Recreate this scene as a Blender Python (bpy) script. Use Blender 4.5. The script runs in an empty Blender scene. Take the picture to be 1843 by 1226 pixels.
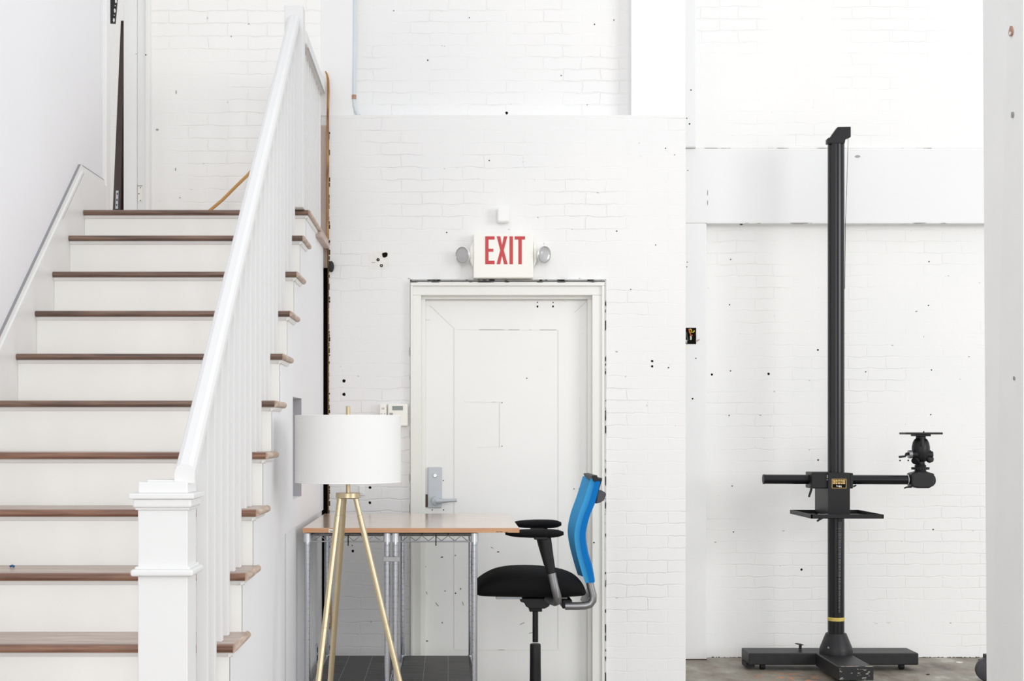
import bpy, bmesh, math, random
from mathutils import Vector, Matrix
random.seed(7)
PI = math.pi
S = bpy.context.scene
C = S.collection

# ------------------------------------------------------------------ camera
F, VX, VY, HC = 2600.0, 806.0, 778.0, 1.397      # focal length in px, principal point, eye height
cam_d = bpy.data.cameras.new('camera'); cam = bpy.data.objects.new('camera', cam_d); C.objects.link(cam)
cam.location = (0, 0, HC); cam.rotation_euler = (PI/2, 0, 0)
cam_d.sensor_width = 36; cam_d.lens = F/1843*36
cam_d.shift_x = (921.5-VX)/1843; cam_d.shift_y = (VY-613)/1843
cam_d.clip_start = .05; cam_d.clip_end = 100
S.camera = cam
# ------------------------------------------------------------------ light
w = bpy.data.worlds.new('world'); S.world = w; w.use_nodes = True
bg = w.node_tree.nodes['Background']; bg.inputs[0].default_value = (.965, .98, 1, 1); bg.inputs[1].default_value = .92

def area(name, loc, target, sx, sy, power, col=(1, 1, 1)):
    l = bpy.data.lights.new(name, 'AREA'); l.shape = 'RECTANGLE'; l.size = sx; l.size_y = sy
    l.energy = power; l.color = col
    o = bpy.data.objects.new(name, l); C.objects.link(o); o.location = loc
    o.rotation_euler = (Vector(target)-Vector(loc)).to_track_quat('-Z', 'Y').to_euler()
    return o
area('window_light', (11, -3.0, 3.8), (-.6, 6.5, 1.2), 6, 4.5, 620, (1, 1, 1))
area('front_fill_light', (-2.5, -14, 4.2), (-.6, 7.0, 1.6), 14, 8, 1300, (1, 1, 1))  # fill added behind the camera, no window is known there
S.view_settings.view_transform = 'Standard'; S.view_settings.look = 'None'
S.view_settings.gamma = 1; S.view_settings.use_curve_mapping = False
S.view_settings.exposure = 0.02

def P(px, py, d):
    return Vector(((px-VX)*d/F, d, HC+(VY-py)*d/F))
def X(px, d): return (px-VX)*d/F
def Z(py, d): return HC+(VY-py)*d/F

# ------------------------------------------------------------------ materials
def srgb(c):
    r = []
    for v in c[:3]:
        v = v/255.0
        r.append(v/12.92 if v <= .04045 else ((v+.055)/1.055)**2.4)
    return (*r, 1)
def mat(name, col, rough=.5, metal=0, spec=.5, noise=None, coat=0, bump=None, trans=0):
    """noise=(scale, amount, second colour, stretch)"""
    m = bpy.data.materials.new(name); m.use_nodes = True
    nt = m.node_tree; b = nt.nodes['Principled BSDF']
    b.inputs['Base Color'].default_value = srgb(col); b.inputs['Roughness'].default_value = rough
    b.inputs['Metallic'].default_value = metal; b.inputs['Specular IOR Level'].default_value = spec
    b.inputs['Coat Weight'].default_value = coat; b.inputs['Coat Roughness'].default_value = .12
    b.inputs['Transmission Weight'].default_value = trans
    tc = nt.nodes.new('ShaderNodeTexCoord')
    if noise:
        sc, am, c2, st = noise
        mp = nt.nodes.new('ShaderNodeMapping'); mp.inputs['Scale'].default_value = st
        n = nt.nodes.new('ShaderNodeTexNoise'); n.inputs['Scale'].default_value = sc; n.inputs['Detail'].default_value = 6
        cr = nt.nodes.new('ShaderNodeValToRGB')
        cr.color_ramp.elements[0].position = .5-am/2; cr.color_ramp.elements[1].position = .5+am/2
        cr.color_ramp.elements[0].color = srgb(col); cr.color_ramp.elements[1].color = srgb(c2)
        nt.links.new(tc.outputs['Object'], mp.inputs[0]); nt.links.new(mp.outputs[0], n.inputs[0])
        nt.links.new(n.outputs[0], cr.inputs[0]); nt.links.new(cr.outputs[0], b.inputs['Base Color'])
    if bump:
        sc, dist = bump
        n = nt.nodes.new('ShaderNodeTexNoise'); n.inputs['Scale'].default_value = sc; n.inputs['Detail'].default_value = 4
        bp = nt.nodes.new('ShaderNodeBump'); bp.inputs['Distance'].default_value = dist; bp.inputs['Strength'].default_value = .6
        nt.links.new(tc.outputs['Object'], n.inputs[0]); nt.links.new(n.outputs[0], bp.inputs['Height'])
        nt.links.new(bp.outputs[0], b.inputs['Normal'])
    return m

def brick_mat(name, bw, rh, offx, offz, base=(234, 234, 234), dist=.0028, fill=.47):
    m = bpy.data.materials.new(name); m.use_nodes = True
    nt = m.node_tree; L = nt.links.new; N = nt.nodes.new
    b = nt.nodes['Principled BSDF']; b.inputs['Roughness'].default_value = .62
    tc = N('ShaderNodeTexCoord'); sep = N('ShaderNodeSeparateXYZ'); L(tc.outputs['Object'], sep.inputs[0])
    comb = N('ShaderNodeCombineXYZ')
    ax = N('ShaderNodeMath'); ax.inputs[1].default_value = offx; L(sep.outputs[0], ax.inputs[0])
    az = N('ShaderNodeMath'); az.inputs[1].default_value = offz; L(sep.outputs[2], az.inputs[0])
    L(ax.outputs[0], comb.inputs[0]); L(az.outputs[0], comb.inputs[1])
    wob = N('ShaderNodeTexNoise'); wob.inputs['Scale'].default_value = 9; wob.inputs['Detail'].default_value = 3
    L(tc.outputs['Object'], wob.inputs[0])
    vm = N('ShaderNodeVectorMath'); vm.operation = 'SUBTRACT'; vm.inputs[1].default_value = (.5, .5, .5); L(wob.outputs[1], vm.inputs[0])
    vs = N('ShaderNodeVectorMath'); vs.operation = 'SCALE'; vs.inputs['Scale'].default_value = .03; L(vm.outputs[0], vs.inputs[0])
    va = N('ShaderNodeVectorMath'); L(comb.outputs[0], va.inputs[0]); L(vs.outputs[0], va.inputs[1])
    br = N('ShaderNodeTexBrick'); br.inputs['Scale'].default_value = 1
    br.inputs['Brick Width'].default_value = bw; br.inputs['Row Height'].default_value = rh
    br.inputs['Mortar Size'].default_value = .0045; br.inputs['Mortar Smooth'].default_value = .7
    L(va.outputs[0], br.inputs['Vector'])
    # paint fills a good part of the joints
    fn = N('ShaderNodeTexNoise'); fn.inputs['Scale'].default_value = 2.3; fn.inputs['Detail'].default_value = 5; L(tc.outputs['Object'], fn.inputs[0])
    fr = N('ShaderNodeMapRange'); fr.inputs[1].default_value = fill; fr.inputs[2].default_value = fill+.16
    fr.inputs[3].default_value = .12; L(fn.outputs[0], fr.inputs[0])
    j = N('ShaderNodeMath'); j.operation = 'MULTIPLY'; L(br.outputs['Fac'], j.inputs[0]); L(fr.outputs[0], j.inputs[1])
    rough = N('ShaderNodeTexNoise'); rough.inputs['Scale'].default_value = 38; rough.inputs['Detail'].default_value = 5; L(tc.outputs['Object'], rough.inputs[0])
    h = N('ShaderNodeMath'); h.operation = 'MULTIPLY_ADD'; L(rough.outputs[0], h.inputs[0]); h.inputs[1].default_value = .35
    neg = N('ShaderNodeMath'); neg.operation = 'MULTIPLY'; neg.inputs[1].default_value = -1; L(j.outputs[0], neg.inputs[0]); L(neg.outputs[0], h.inputs[2])
    bp = N('ShaderNodeBump'); bp.inputs['Distance'].default_value = dist; bp.inputs['Strength'].default_value = .7
    L(h.outputs[0], bp.inputs['Height']); L(bp.outputs[0], b.inputs['Normal'])
    # pinholes and flaked spots of bare joint
    sp = N('ShaderNodeTexNoise'); sp.inputs['Scale'].default_value = 26; sp.inputs['Detail'].default_value = 3; L(tc.outputs['Object'], sp.inputs[0])
    sr = N('ShaderNodeMapRange'); sr.inputs[1].default_value = .70; sr.inputs[2].default_value = .76; L(sp.outputs[0], sr.inputs[0])
    dk = N('ShaderNodeMath'); dk.operation = 'MULTIPLY'; L(sr.outputs[0], dk.inputs[0]); L(br.outputs['Fac'], dk.inputs[1])
    tn = N('ShaderNodeTexNoise'); tn.inputs['Scale'].default_value = 1.1; L(tc.outputs['Object'], tn.inputs[0])
    tr = N('ShaderNodeValToRGB'); L(tn.outputs[0], tr.inputs[0])
    tr.color_ramp.elements[0].position = .35; tr.color_ramp.elements[1].position = .65
    tr.color_ramp.elements[0].color = srgb(base); tr.color_ramp.elements[1].color = srgb((base[0]+4, base[1]+3, base[2]+2))
    mx = N('ShaderNodeMixRGB'); L(dk.outputs[0], mx.inputs[0]); L(tr.outputs[0], mx.inputs[1]); mx.inputs[2].default_value = srgb((120, 112, 104))
    L(mx.outputs[0], b.inputs['Base Color'])
    return m

def crack_mat(name, scale, thr, dark=(45, 40, 36), light=(236, 236, 234), axis=(1, 1, 1)):
    m = bpy.data.materials.new(name); m.use_nodes = True
    nt = m.node_tree; b = nt.nodes['Principled BSDF']; b.inputs['Roughness'].default_value = .7
    tc = nt.nodes.new('ShaderNodeTexCoord'); mp = nt.nodes.new('ShaderNodeMapping'); mp.inputs['Scale'].default_value = axis
    n = nt.nodes.new('ShaderNodeTexNoise'); n.inputs['Scale'].default_value = scale; n.inputs['Detail'].default_value = 5
    r = nt.nodes.new('ShaderNodeValToRGB'); r.color_ramp.elements[0].position = thr; r.color_ramp.elements[1].position = thr+.06
    r.color_ramp.elements[0].color = srgb(light); r.color_ramp.elements[1].color = srgb(dark)
    nt.links.new(tc.outputs['Object'], mp.inputs[0]); nt.links.new(mp.outputs[0], n.inputs[0])
    nt.links.new(n.outputs[0], r.inputs[0]); nt.links.new(r.outputs[0], b.inputs['Base Color'])
    return m

def wood_mat(name, c1, c2, c3, rough=.33, scale=6, stretch=(1, 9, 14), coat=.3):
    m = bpy.data.materials.new(name); m.use_nodes = True
    nt = m.node_tree; L = nt.links.new; N = nt.nodes.new; b = nt.nodes['Principled BSDF']
    b.inputs['Roughness'].default_value = rough; b.inputs['Coat Weight'].default_value = coat; b.inputs['Coat Roughness'].default_value = .2
    tc = N('ShaderNodeTexCoord'); mp = N('ShaderNodeMapping'); mp.inputs['Scale'].default_value = stretch; L(tc.outputs['Object'], mp.inputs[0])
    n = N('ShaderNodeTexNoise'); n.inputs['Scale'].default_value = scale; n.inputs['Detail'].default_value = 8; n.inputs['Distortion'].default_value = .6
    L(mp.outputs[0], n.inputs[0])
    r = N('ShaderNodeValToRGB'); r.color_ramp.elements[0].position = .32; r.color_ramp.elements[1].position = .68
    r.color_ramp.elements[0].color = srgb(c1); r.color_ramp.elements[1].color = srgb(c2)
    e = r.color_ramp.elements.new(.5); e.color = srgb(c3); L(n.outputs[0], r.inputs[0])
    L(r.outputs[0], b.inputs['Base Color'])
    rr = N('ShaderNodeMapRange'); rr.inputs[3].default_value = rough-.08; rr.inputs[4].default_value = rough+.15; L(n.outputs[0], rr.inputs[0]); L(rr.outputs[0], b.inputs['Roughness'])
    bp = N('ShaderNodeBump'); bp.inputs['Distance'].default_value = .0008; bp.inputs['Strength'].default_value = .4
    L(n.outputs[0], bp.inputs['Height']); L(bp.outputs[0], b.inputs['Normal'])
    return m

M = {}
M['brick_main'] = brick_mat('painted_brick_main', .218, .0655, .03, .01)
M['brick_upper'] = brick_mat('painted_brick_upper', .205, .0637, .1, .02)
M['brick_alcove'] = brick_mat('painted_brick_alcove', .232, .0716, .07, .0, (241, 241, 240), .0022)
M['brick_landing'] = brick_mat('painted_brick_landing', .21, .068, .02, .03, (244, 244, 242), .0026, .47)
M['plaster'] = mat('white_plaster', (238, 238, 238), .6, bump=(14, .0006), noise=(2, .5, (240, 240, 240), (1, 1, 1)))
M['plaster_left'] = mat('cool_white_plaster', (243, 243, 246), .55, noise=(1.4, .6, (240, 240, 242), (1, 1, 1)))
M['trimw'] = mat('white_gloss_trim', (240, 240, 239), .38)
M['rail_white'] = mat('white_rail_paint', (231, 231, 231), .6, spec=.3)
M['riser_white'] = mat('riser_paint', (247, 247, 243), .36, noise=(3.2, .35, (243, 243, 239), (1, 1, 1)))
M['frame_paint'] = mat('door_frame_paint', (238, 238, 234), .42, noise=(5, .5, (232, 232, 227), (1, 1, .3)))
M['door_paint'] = mat('door_paint', (242, 242, 240), .45, noise=(2.5, .5, (238, 238, 236), (1, 1, 1)), bump=(20, .0008))
M['tread'] = wood_mat('brown_stained_tread', (84, 66, 56), (136, 108, 92), (108, 84, 72), .36, 3, (1.2, 14, 20), .25)
M['treadwarm'] = wood_mat('reddish_brown_tread', (104, 72, 57), (158, 118, 96), (130, 94, 76), .36, 3, (1.2, 14, 20), .25)
M['treadtop'] = wood_mat('worn_sheen_tread_top', (150, 126, 112), (196, 180, 168), (172, 150, 138), .36, 4, (1.4, 12, 12), .3)  # wear, plus the pale look of glancing light painted into the colour
M['returnwood'] = wood_mat('pale_worn_return', (170, 144, 124), (208, 190, 176), (190, 168, 152), .5, 5, (10, 2, 10), 0)
M['desk'] = wood_mat('varnished_beech_sheen', (216, 182, 152), (228, 200, 174), (222, 192, 164), .12, 3, (1.5, 10, 10), .8)  # tan wood lightened, the wall's reflection on the top painted into the colour
M['deskedge'] = wood_mat('orange_brown_edge_band', (200, 144, 106), (214, 166, 124), (206, 154, 114), .4, 4, (1.5, 10, 10), 0)
M['crack'] = crack_mat('flaked_joint', 22, .53)
M['crackthin'] = crack_mat('hairline_joint', 9, .56, (168, 166, 162), (230, 230, 227))
M['seam'] = mat('grey_seam', (150, 150, 152), .7)
M['seamfaint'] = mat('faint_seam', (212, 212, 210), .7)
M['dark'] = mat('dark_void', (22, 19, 16), .9, spec=.1)
M['rawwood'] = wood_mat('raw_timber_edge', (120, 84, 50), (196, 152, 100), (160, 116, 70), .7, 6, (8, 8, 1), 0)
M['beigeboard'] = wood_mat('bare_pinkish_board', (186, 168, 160), (204, 188, 180), (196, 178, 170), .6, 4, (10, 10, 1), 0)
M['darkwood'] = wood_mat('dark_brown_wood', (46, 26, 22), (66, 42, 34), (54, 32, 27), .4, 5, (12, 12, 1), 0)
M['concrete'] = None
M['black'] = mat('satin_black_metal', (22, 22, 25), .42, noise=(9, .5, (26, 26, 29), (1, 1, 1)), spec=.35)
M['blackpole'] = mat('black_anodised_tube', (24, 24, 28), .25, metal=.2, spec=.45)
M['blackplas'] = mat('black_plastic', (24, 24, 27), .5, spec=.35)
M['blackfab'] = mat('black_seat_fabric', (17, 17, 19), .85, bump=(420, .0006), spec=.25)
M['scuffed'] = mat('scuffed_black_base', (27, 27, 30), .45, noise=(28, .3, (35, 35, 37), (1, 1, 1)), spec=.4)
M['chipped'] = crack_mat('chipped_black_edge', 34, .60, (150, 146, 138), (34, 34, 36), (1, 1, 2.2))
M['chrome'] = mat('chrome_wire', (196, 198, 204), .2, metal=1)
M['collar'] = mat('bright_collar', (214, 216, 220), .3, metal=.6)
M['alu'] = mat('brushed_aluminium', (192, 197, 202), .5, metal=.3)
M['silver'] = mat('silver_painted_tube', (150, 150, 152), .35, metal=.7)
M['brass'] = mat('satin_brass', (200, 184, 152), .33, metal=.85)
M['shade'] = mat('white_linen_shade', (235, 235, 234), .85, bump=(300, .0004))
M['blue'] = mat('blue_mesh_fabric', (0, 118, 196), .75, spec=.2, bump=(300, .0006))
M['bluelight'] = mat('light_blue_mesh_front', (66, 166, 226), .75, spec=.2, bump=(300, .0006))
M['matgrey'] = None
M['red'] = mat('exit_red', (200, 62, 66), .5)
M['cream'] = mat('cream_plastic', (243, 242, 235), .4)
M['reflector'] = mat('chrome_reflector', (228, 228, 228), .25, metal=.6)
M['glass'] = mat('clear_lens', (250, 250, 250), .04, trans=.85)
M['lcd'] = mat('lcd_grey_green', (128, 140, 134), .3)
M['grey'] = mat('mid_grey', (160, 160, 162), .5)
M['conduit'] = mat('pale_blue_grey_conduit', (206, 216, 220), .45, noise=(10, .5, (216, 224, 227), (1, 1, 1)))
M['rust'] = mat('rust', (150, 110, 90), .8, noise=(60, .4, (196, 160, 140), (1, 1, 1)))
M['yellow'] = mat('yellow_tape', (222, 200, 110), .6, noise=(20, .4, (200, 176, 84), (1, 1, 1)))
M['ywire'] = mat('yellow_wire', (214, 204, 70), .5)
M['owire'] = mat('orange_wire', (196, 104, 56), .5)
M['wwire'] = mat('white_wire', (225, 225, 215), .5)
M['gwire'] = mat('green_wire', (52, 74, 56), .5)
M['gold'] = mat('gold_print', (240, 200, 122), .5)
M['white'] = mat('white_print', (240, 240, 238), .5)
M['paper'] = mat('white_paper', (238, 235, 226), .7)
M['tancord'] = mat('tan_cord', (196, 150, 92), .6)
M['bluescrap'] = mat('blue_scrap', (40, 90, 140), .6)
M['leaf'] = mat('dark_brown_leaf', (60, 48, 36), .8)

def concrete():
    m = bpy.data.materials.new('worn_concrete'); m.use_nodes = True
    nt = m.node_tree; L = nt.links.new; N = nt.nodes.new; b = nt.nodes['Principled BSDF']; b.inputs['Roughness'].default_value = .55
    tc = N('ShaderNodeTexCoord'); mp = N('ShaderNodeMapping'); mp.inputs['Scale'].default_value = (1, .55, 1); L(tc.outputs['Object'], mp.inputs[0])
    n = N('ShaderNodeTexNoise'); n.inputs['Scale'].default_value = 5; n.inputs['Detail'].default_value = 9; n.inputs['Roughness'].default_value = .65; L(mp.outputs[0], n.inputs[0])
    r = N('ShaderNodeValToRGB'); L(n.outputs[0], r.inputs[0])
    els = r.color_ramp.elements; els[0].position = .3; els[0].color = srgb((100, 93, 83)); els[1].position = .7; els[1].color = srgb((208, 204, 193))
    e = els.new(.46); e.color = srgb((142, 133, 120)); e = els.new(.58); e.color = srgb((160, 155, 143))
    # orange spilled paint beside the stand
    d = N('ShaderNodeVectorMath'); d.operation = 'DISTANCE'; d.inputs[1].default_value = (1.95, 8.2, 0); L(tc.outputs['Object'], d.inputs[0])
    mr = N('ShaderNodeMapRange'); mr.inputs[1].default_value = .26; mr.inputs[2].default_value = .1; L(d.outputs['Value'], mr.inputs[0])
    n2 = N('ShaderNodeTexNoise'); n2.inputs['Scale'].default_value = 16; n2.inputs['Detail'].default_value = 5; L(tc.outputs['Object'], n2.inputs[0])
    m2 = N('ShaderNodeMapRange'); m2.inputs[1].default_value = .52; m2.inputs[2].default_value = .6; L(n2.outputs[0], m2.inputs[0])
    mu = N('ShaderNodeMath'); mu.operation = 'MULTIPLY'; L(mr.outputs[0], mu.inputs[0]); L(m2.outputs[0], mu.inputs[1])
    mx = N('ShaderNodeMixRGB'); L(mu.outputs[0], mx.inputs[0]); L(r.outputs[0], mx.inputs[1]); mx.inputs[2].default_value = srgb((206, 140, 92))
    L(mx.outputs[0], b.inputs['Base Color'])
    bp = N('ShaderNodeBump'); bp.inputs['Distance'].default_value = .004; L(n.outputs[0], bp.inputs['Height']); L(bp.outputs[0], b.inputs['Normal'])
    return m
M['concrete'] = concrete()
def slat_mat():
    m = bpy.data.materials.new('grey_slatted_liner'); m.use_nodes = True
    nt = m.node_tree; L = nt.links.new; N = nt.nodes.new; b = nt.nodes['Principled BSDF']; b.inputs['Roughness'].default_value = .5
    tc = N('ShaderNodeTexCoord'); mp = N('ShaderNodeMapping'); mp.inputs['Scale'].default_value = (2, 60, 1); L(tc.outputs['Object'], mp.inputs[0])
    n = N('ShaderNodeTexNoise'); n.inputs['Scale'].default_value = 1.6; n.inputs['Detail'].default_value = 4; L(mp.outputs[0], n.inputs[0])
    r = N('ShaderNodeValToRGB'); L(n.outputs[0], r.inputs[0]); r.color_ramp.elements[0].position = .4; r.color_ramp.elements[1].position = .62
    r.color_ramp.elements[0].color = srgb((50, 49, 50)); r.color_ramp.elements[1].color = srgb((96, 94, 94)); L(r.outputs[0], b.inputs['Base Color'])
    bp = N('ShaderNodeBump'); bp.inputs['Distance'].default_value = .002; L(n.outputs[0], bp.inputs['Height']); L(bp.outputs[0], b.inputs['Normal'])
    return m
M['matgrey'] = slat_mat()

# ------------------------------------------------------------------ mesh builder
class MB:
    def __init__(s): s.bm = bmesh.new()
    def box(s, x0, x1, y0, y1, z0, z1):
        v = [s.bm.verts.new(p) for p in ((x0,y0,z0),(x1,y0,z0),(x1,y1,z0),(x0,y1,z0),(x0,y0,z1),(x1,y0,z1),(x1,y1,z1),(x0,y1,z1))]
        for f in ((3,2,1,0),(4,5,6,7),(0,1,5,4),(1,2,6,5),(2,3,7,6),(3,0,4,7)): s.bm.faces.new([v[i] for i in f])
        return s
    def pbox(s, px0, px1, py0, py1, d, dep):     # box whose front face fills a measured rectangle at distance d
        a = P(px0, py1, d); b = P(px1, py0, d)
        return s.box(a.x, b.x, d, d+dep, a.z, b.z)
    def ring(s, c, u, v, r, n, e=None):
        return [s.bm.verts.new(c+u*(math.cos(2*PI*i/n)*r)+v*(math.sin(2*PI*i/n)*(e or r))) for i in range(n)]
    def loft(s, rings, cap=True):
        for a, b in zip(rings, rings[1:]):
            n = len(a)
            for i in range(n): s.bm.faces.new((a[i], a[(i+1) % n], b[(i+1) % n], b[i]))
        if cap:
            s.bm.faces.new(rings[0][::-1]); s.bm.faces.new(rings[-1])
        return s
    def tube(s, pts, r, n=12, cap=True):
        pts = [Vector(p) for p in pts]; rs = r if isinstance(r, (list, tuple)) else [r]*len(pts)
        t0 = (pts[1]-pts[0]).normalized(); u = t0.orthogonal().normalized(); R = []
        for i, p in enumerate(pts):
            t = ((pts[min(i+1, len(pts)-1)]-pts[max(i-1, 0)])).normalized()
            u = (u-t*u.dot(t)).normalized(); v = t.cross(u)
            R.append(s.ring(p, u, v, rs[i], n))
        return s.loft(R, cap)
    def lathe(s, prof, c=(0, 0, 0), axis=(0, 0, 1), n=32, cap=True):   # prof: (radius, height)
        c = Vector(c); a = Vector(axis).normalized(); u = a.orthogonal().normalized(); v = a.cross(u)
        return s.loft([s.ring(c+a*h, u, v, max(r, 1e-5), n) for r, h in prof], cap)
    def prism(s, poly, plane, a, b):             # poly in the plane ('yz' extruded in x, 'xz' in y, 'xy' in z)
        def q(p, t):
            return {'yz': (t, p[0], p[1]), 'xz': (p[0], t, p[1]), 'xy': (p[0], p[1], t)}[plane]
        A = [s.bm.verts.new(q(p, a)) for p in poly]; B = [s.bm.verts.new(q(p, b)) for p in poly]
        n = len(poly); s.bm.faces.new(A[::-1]); s.bm.faces.new(B)
        for i in range(n): s.bm.faces.new((A[i], A[(i+1) % n], B[(i+1) % n], B[i]))
        return s
    def sphere(s, c, r, sc=(1, 1, 1), seg=20):
        m = Matrix.Translation(c) @ Matrix.Diagonal((r*sc[0], r*sc[1], r*sc[2], 1))
        bmesh.ops.create_uvsphere(s.bm, u_segments=seg, v_segments=seg//2, radius=1, matrix=m); return s
    def build(s, name, m, parent=None, bevel=0, smooth=False, seg=2, sub=0):
        bmesh.ops.recalc_face_normals(s.bm, faces=s.bm.faces)
        off = Vector((0, 0, 0)); q = parent
        while q is not None: off += q.location; q = q.parent
        if off.length: bmesh.ops.translate(s.bm, vec=-off, verts=s.bm.verts)
        me = bpy.data.meshes.new(name); s.bm.to_mesh(me); s.bm.free()
        o = bpy.data.objects.new(name, me); C.objects.link(o); me.materials.append(m)
        if parent is not None: o.parent = parent
        if smooth:
            for f in me.polygons: f.use_smooth = True
            try:
                me.set_sharp_from_angle(angle=math.radians(38))
            except Exception: pass
        if sub:
            sm = o.modifiers.new('sub', 'SUBSURF'); sm.levels = sub; sm.render_levels = sub
        if bevel:
            bv = o.modifiers.new('bevel', 'BEVEL'); bv.width = bevel; bv.segments = seg; bv.limit_method = 'ANGLE'; bv.angle_limit = math.radians(40)
        return o
def tag(o, label, cat, group=None):
    o['label'] = label; o['category'] = cat
    if group: o['group'] = group
    return o
def thing(name, loc, label, cat, group=None):
    o = bpy.data.objects.new(name, None); C.objects.link(o); o.location = loc; o.empty_display_size = .1
    return tag(o, label, cat, group)
def struct(o, label=None):
    o['kind'] = 'structure'
    if label: o['label'] = label
    return o
def text_mesh(mb, txt, x, y, z, h, w, shear=0, bold=0):
    cu = bpy.data.curves.new('t', 'FONT'); cu.body = txt; cu.size = 1; cu.shear = shear; cu.offset = bold; cu.extrude = .02
    o = bpy.data.objects.new('t', cu); C.objects.link(o)
    dg = bpy.context.evaluated_depsgraph_get(); me = bpy.data.meshes.new_from_object(o.evaluated_get(dg))
    xs = [v.co.x for v in me.vertices]; ys = [v.co.y for v in me.vertices]
    x0, x1, y0, y1 = min(xs), max(xs), min(ys), max(ys)
    for v in me.vertices:
        v.co = Vector((x+(v.co.x-x0)/(x1-x0)*w, y-v.co.z*.05, z+(v.co.y-y0)/(y1-y0)*h))
    mb.bm.from_mesh(me); bpy.data.objects.remove(o); bpy.data.meshes.remove(me)

# ------------------------------------------------------------------ setting: shell
TOP = 4.75; DM = 7.70; DR = 7.80; DA = 8.95; DP = 8.86
struct(MB().box(-7, 7, -5, 11, -.12, 0).build('floor', M['concrete']), 'worn grey brown concrete floor')

XML = X(592, DM); XMR = X(1234, DM)           # left and right end of the wall with the exit door
zl = Z(207, DM)                                 # ledge
dx0, dx1, dzt = X(738, DM), X(1091, DM), Z(503, DM)
mb = MB()
mb.box(XML, dx0, DM, DM+.9, 0, zl); mb.box(dx1, XMR, DM, DM+.9, 0, zl)
mb.box(dx0, dx1, DM, DM+.9, dzt, zl); mb.box(dx0, dx1, DM+.25, DM+.9, 0, dzt)
wall_back = struct(mb.build('wall_back', M['brick_main']), 'white painted brick wall around the exit door')
mb = MB().box(XML-.4, X(637, DM+.02), DM+.012, DM+.9, zl, TOP).box(X(1136, DM+.02), XMR, DM+.012, DM+.9, zl, TOP)
mb.build('plaster_pier', M['plaster'], wall_back)
MB().box(X(637, DM)-.1, X(1136, DM)+.1, DR, DR+.3, zl-.1, TOP).build('recessed_brick', M['brick_upper'], wall_back)
# landing back wall and its doorway, hallway behind
XDL = X(199, 7.6); XDJ = X(224, DM); XLE = X(577, DM)
mb = MB().box(X(262, DM), XLE, DM, DM+.25, 2.0, TOP)
wall_landing = struct(mb.build('wall_landing', M['brick_landing']), 'white painted brick wall behind the stair landing')
MB().box(-4.2, -1.0, 9.35, 9.5, 2.0, TOP).box(-1.0, -.9, DM+.25, 9.5, 2.0, TOP).build('hallway_wall', M['brick_landing'], wall_landing)
MB().box(-4.2, -.9, DM, 9.35, 2.34, 2.42).build('hallway_floor', M['treadwarm'], wall_landing)
MB().box(XLE-.002, XML+.004, DM+.02, DM+.25, Z(235, DM), TOP).build('plaster_patch', M['plaster'], wall_landing)
# left wall
XL, XR, D4, RUN, RISE, Z4 = -1.686, -.634, 4.336, .26, .1894, HC-.6398
DLE = 7.131
wl = struct(MB().box(XL-.25, XL-.018, -1.0, DLE, 0, TOP).build('wall_left', M['plaster_left']), 'smooth cool white wall to the left of the stairs')
MB().box(XL-.25, XL+.002, DLE, DLE+.082, 2.3, TOP).build('corner_bead', M['trimw'], wl, bevel=.006)
MB().box(XL-.0185, XL-.016, DLE-.055, DLE-.05, Z(318, DLE), TOP).build('hairline_seam', M['crackthin'], wl)
# alcove
zh, zu = Z(402, DP), Z(267, DP)
mb = MB().box(.9, 6.5, DA, DA+.3, 0, zh)
wall_alcove = struct(mb.build('wall_alcove', M['brick_alcove']), 'white painted brick wall behind the camera stand')
MB().box(.9, X(1272, DP), DP, DA+.05, 0, zh).build('pilaster', M['plaster'], wall_alcove, bevel=.008)
MB().box(.9, 6.5, DP, DA+.05, zh, zu).build('plaster_beam', M['plaster'], wall_alcove, bevel=.008)
MB().box(.9, X(1252, DP), DP-.03, DA+.05, zu, TOP).build('pilaster', M['plaster'], wall_alcove, bevel=.008)
MB().box(X(1252, DP), 6.5, DP+.025, DA+.05, zu, TOP).build('upper_brick', M['brick_alcove'], wall_alcove)
MB().box(X(1252, DP), 6.5, DP+.004, DP+.03, zu-.004, zu+.004).build('mortar_joint', M['crackthin'], wall_alcove)
MB().box(X(1273, DP), 6.5, DP-.001, DP+.03, zh-.001, zh+.004).build('beam_crack', M['crackthin'], wall_alcove)
mb = MB()
for i in range(150):                             # crumbled plaster along the foot of the wall
    x = 1.62+i*.0135+random.uniform(-.004, .004); hh = random.uniform(.0005, .005)*(2.2 if random.random() < .1 else 1)
    mb.box(x, x+random.uniform(.004, .016), DA-.006, DA, 0, hh)
mb.build('flaked_edge', M['leaf'], wall_alcove)
MB().box(X(1236, DP)-.02, X(1272, DP), DP-.004, DP, 0, .006).build('floor_gap', M['leaf'], wall_alcove)
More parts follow.
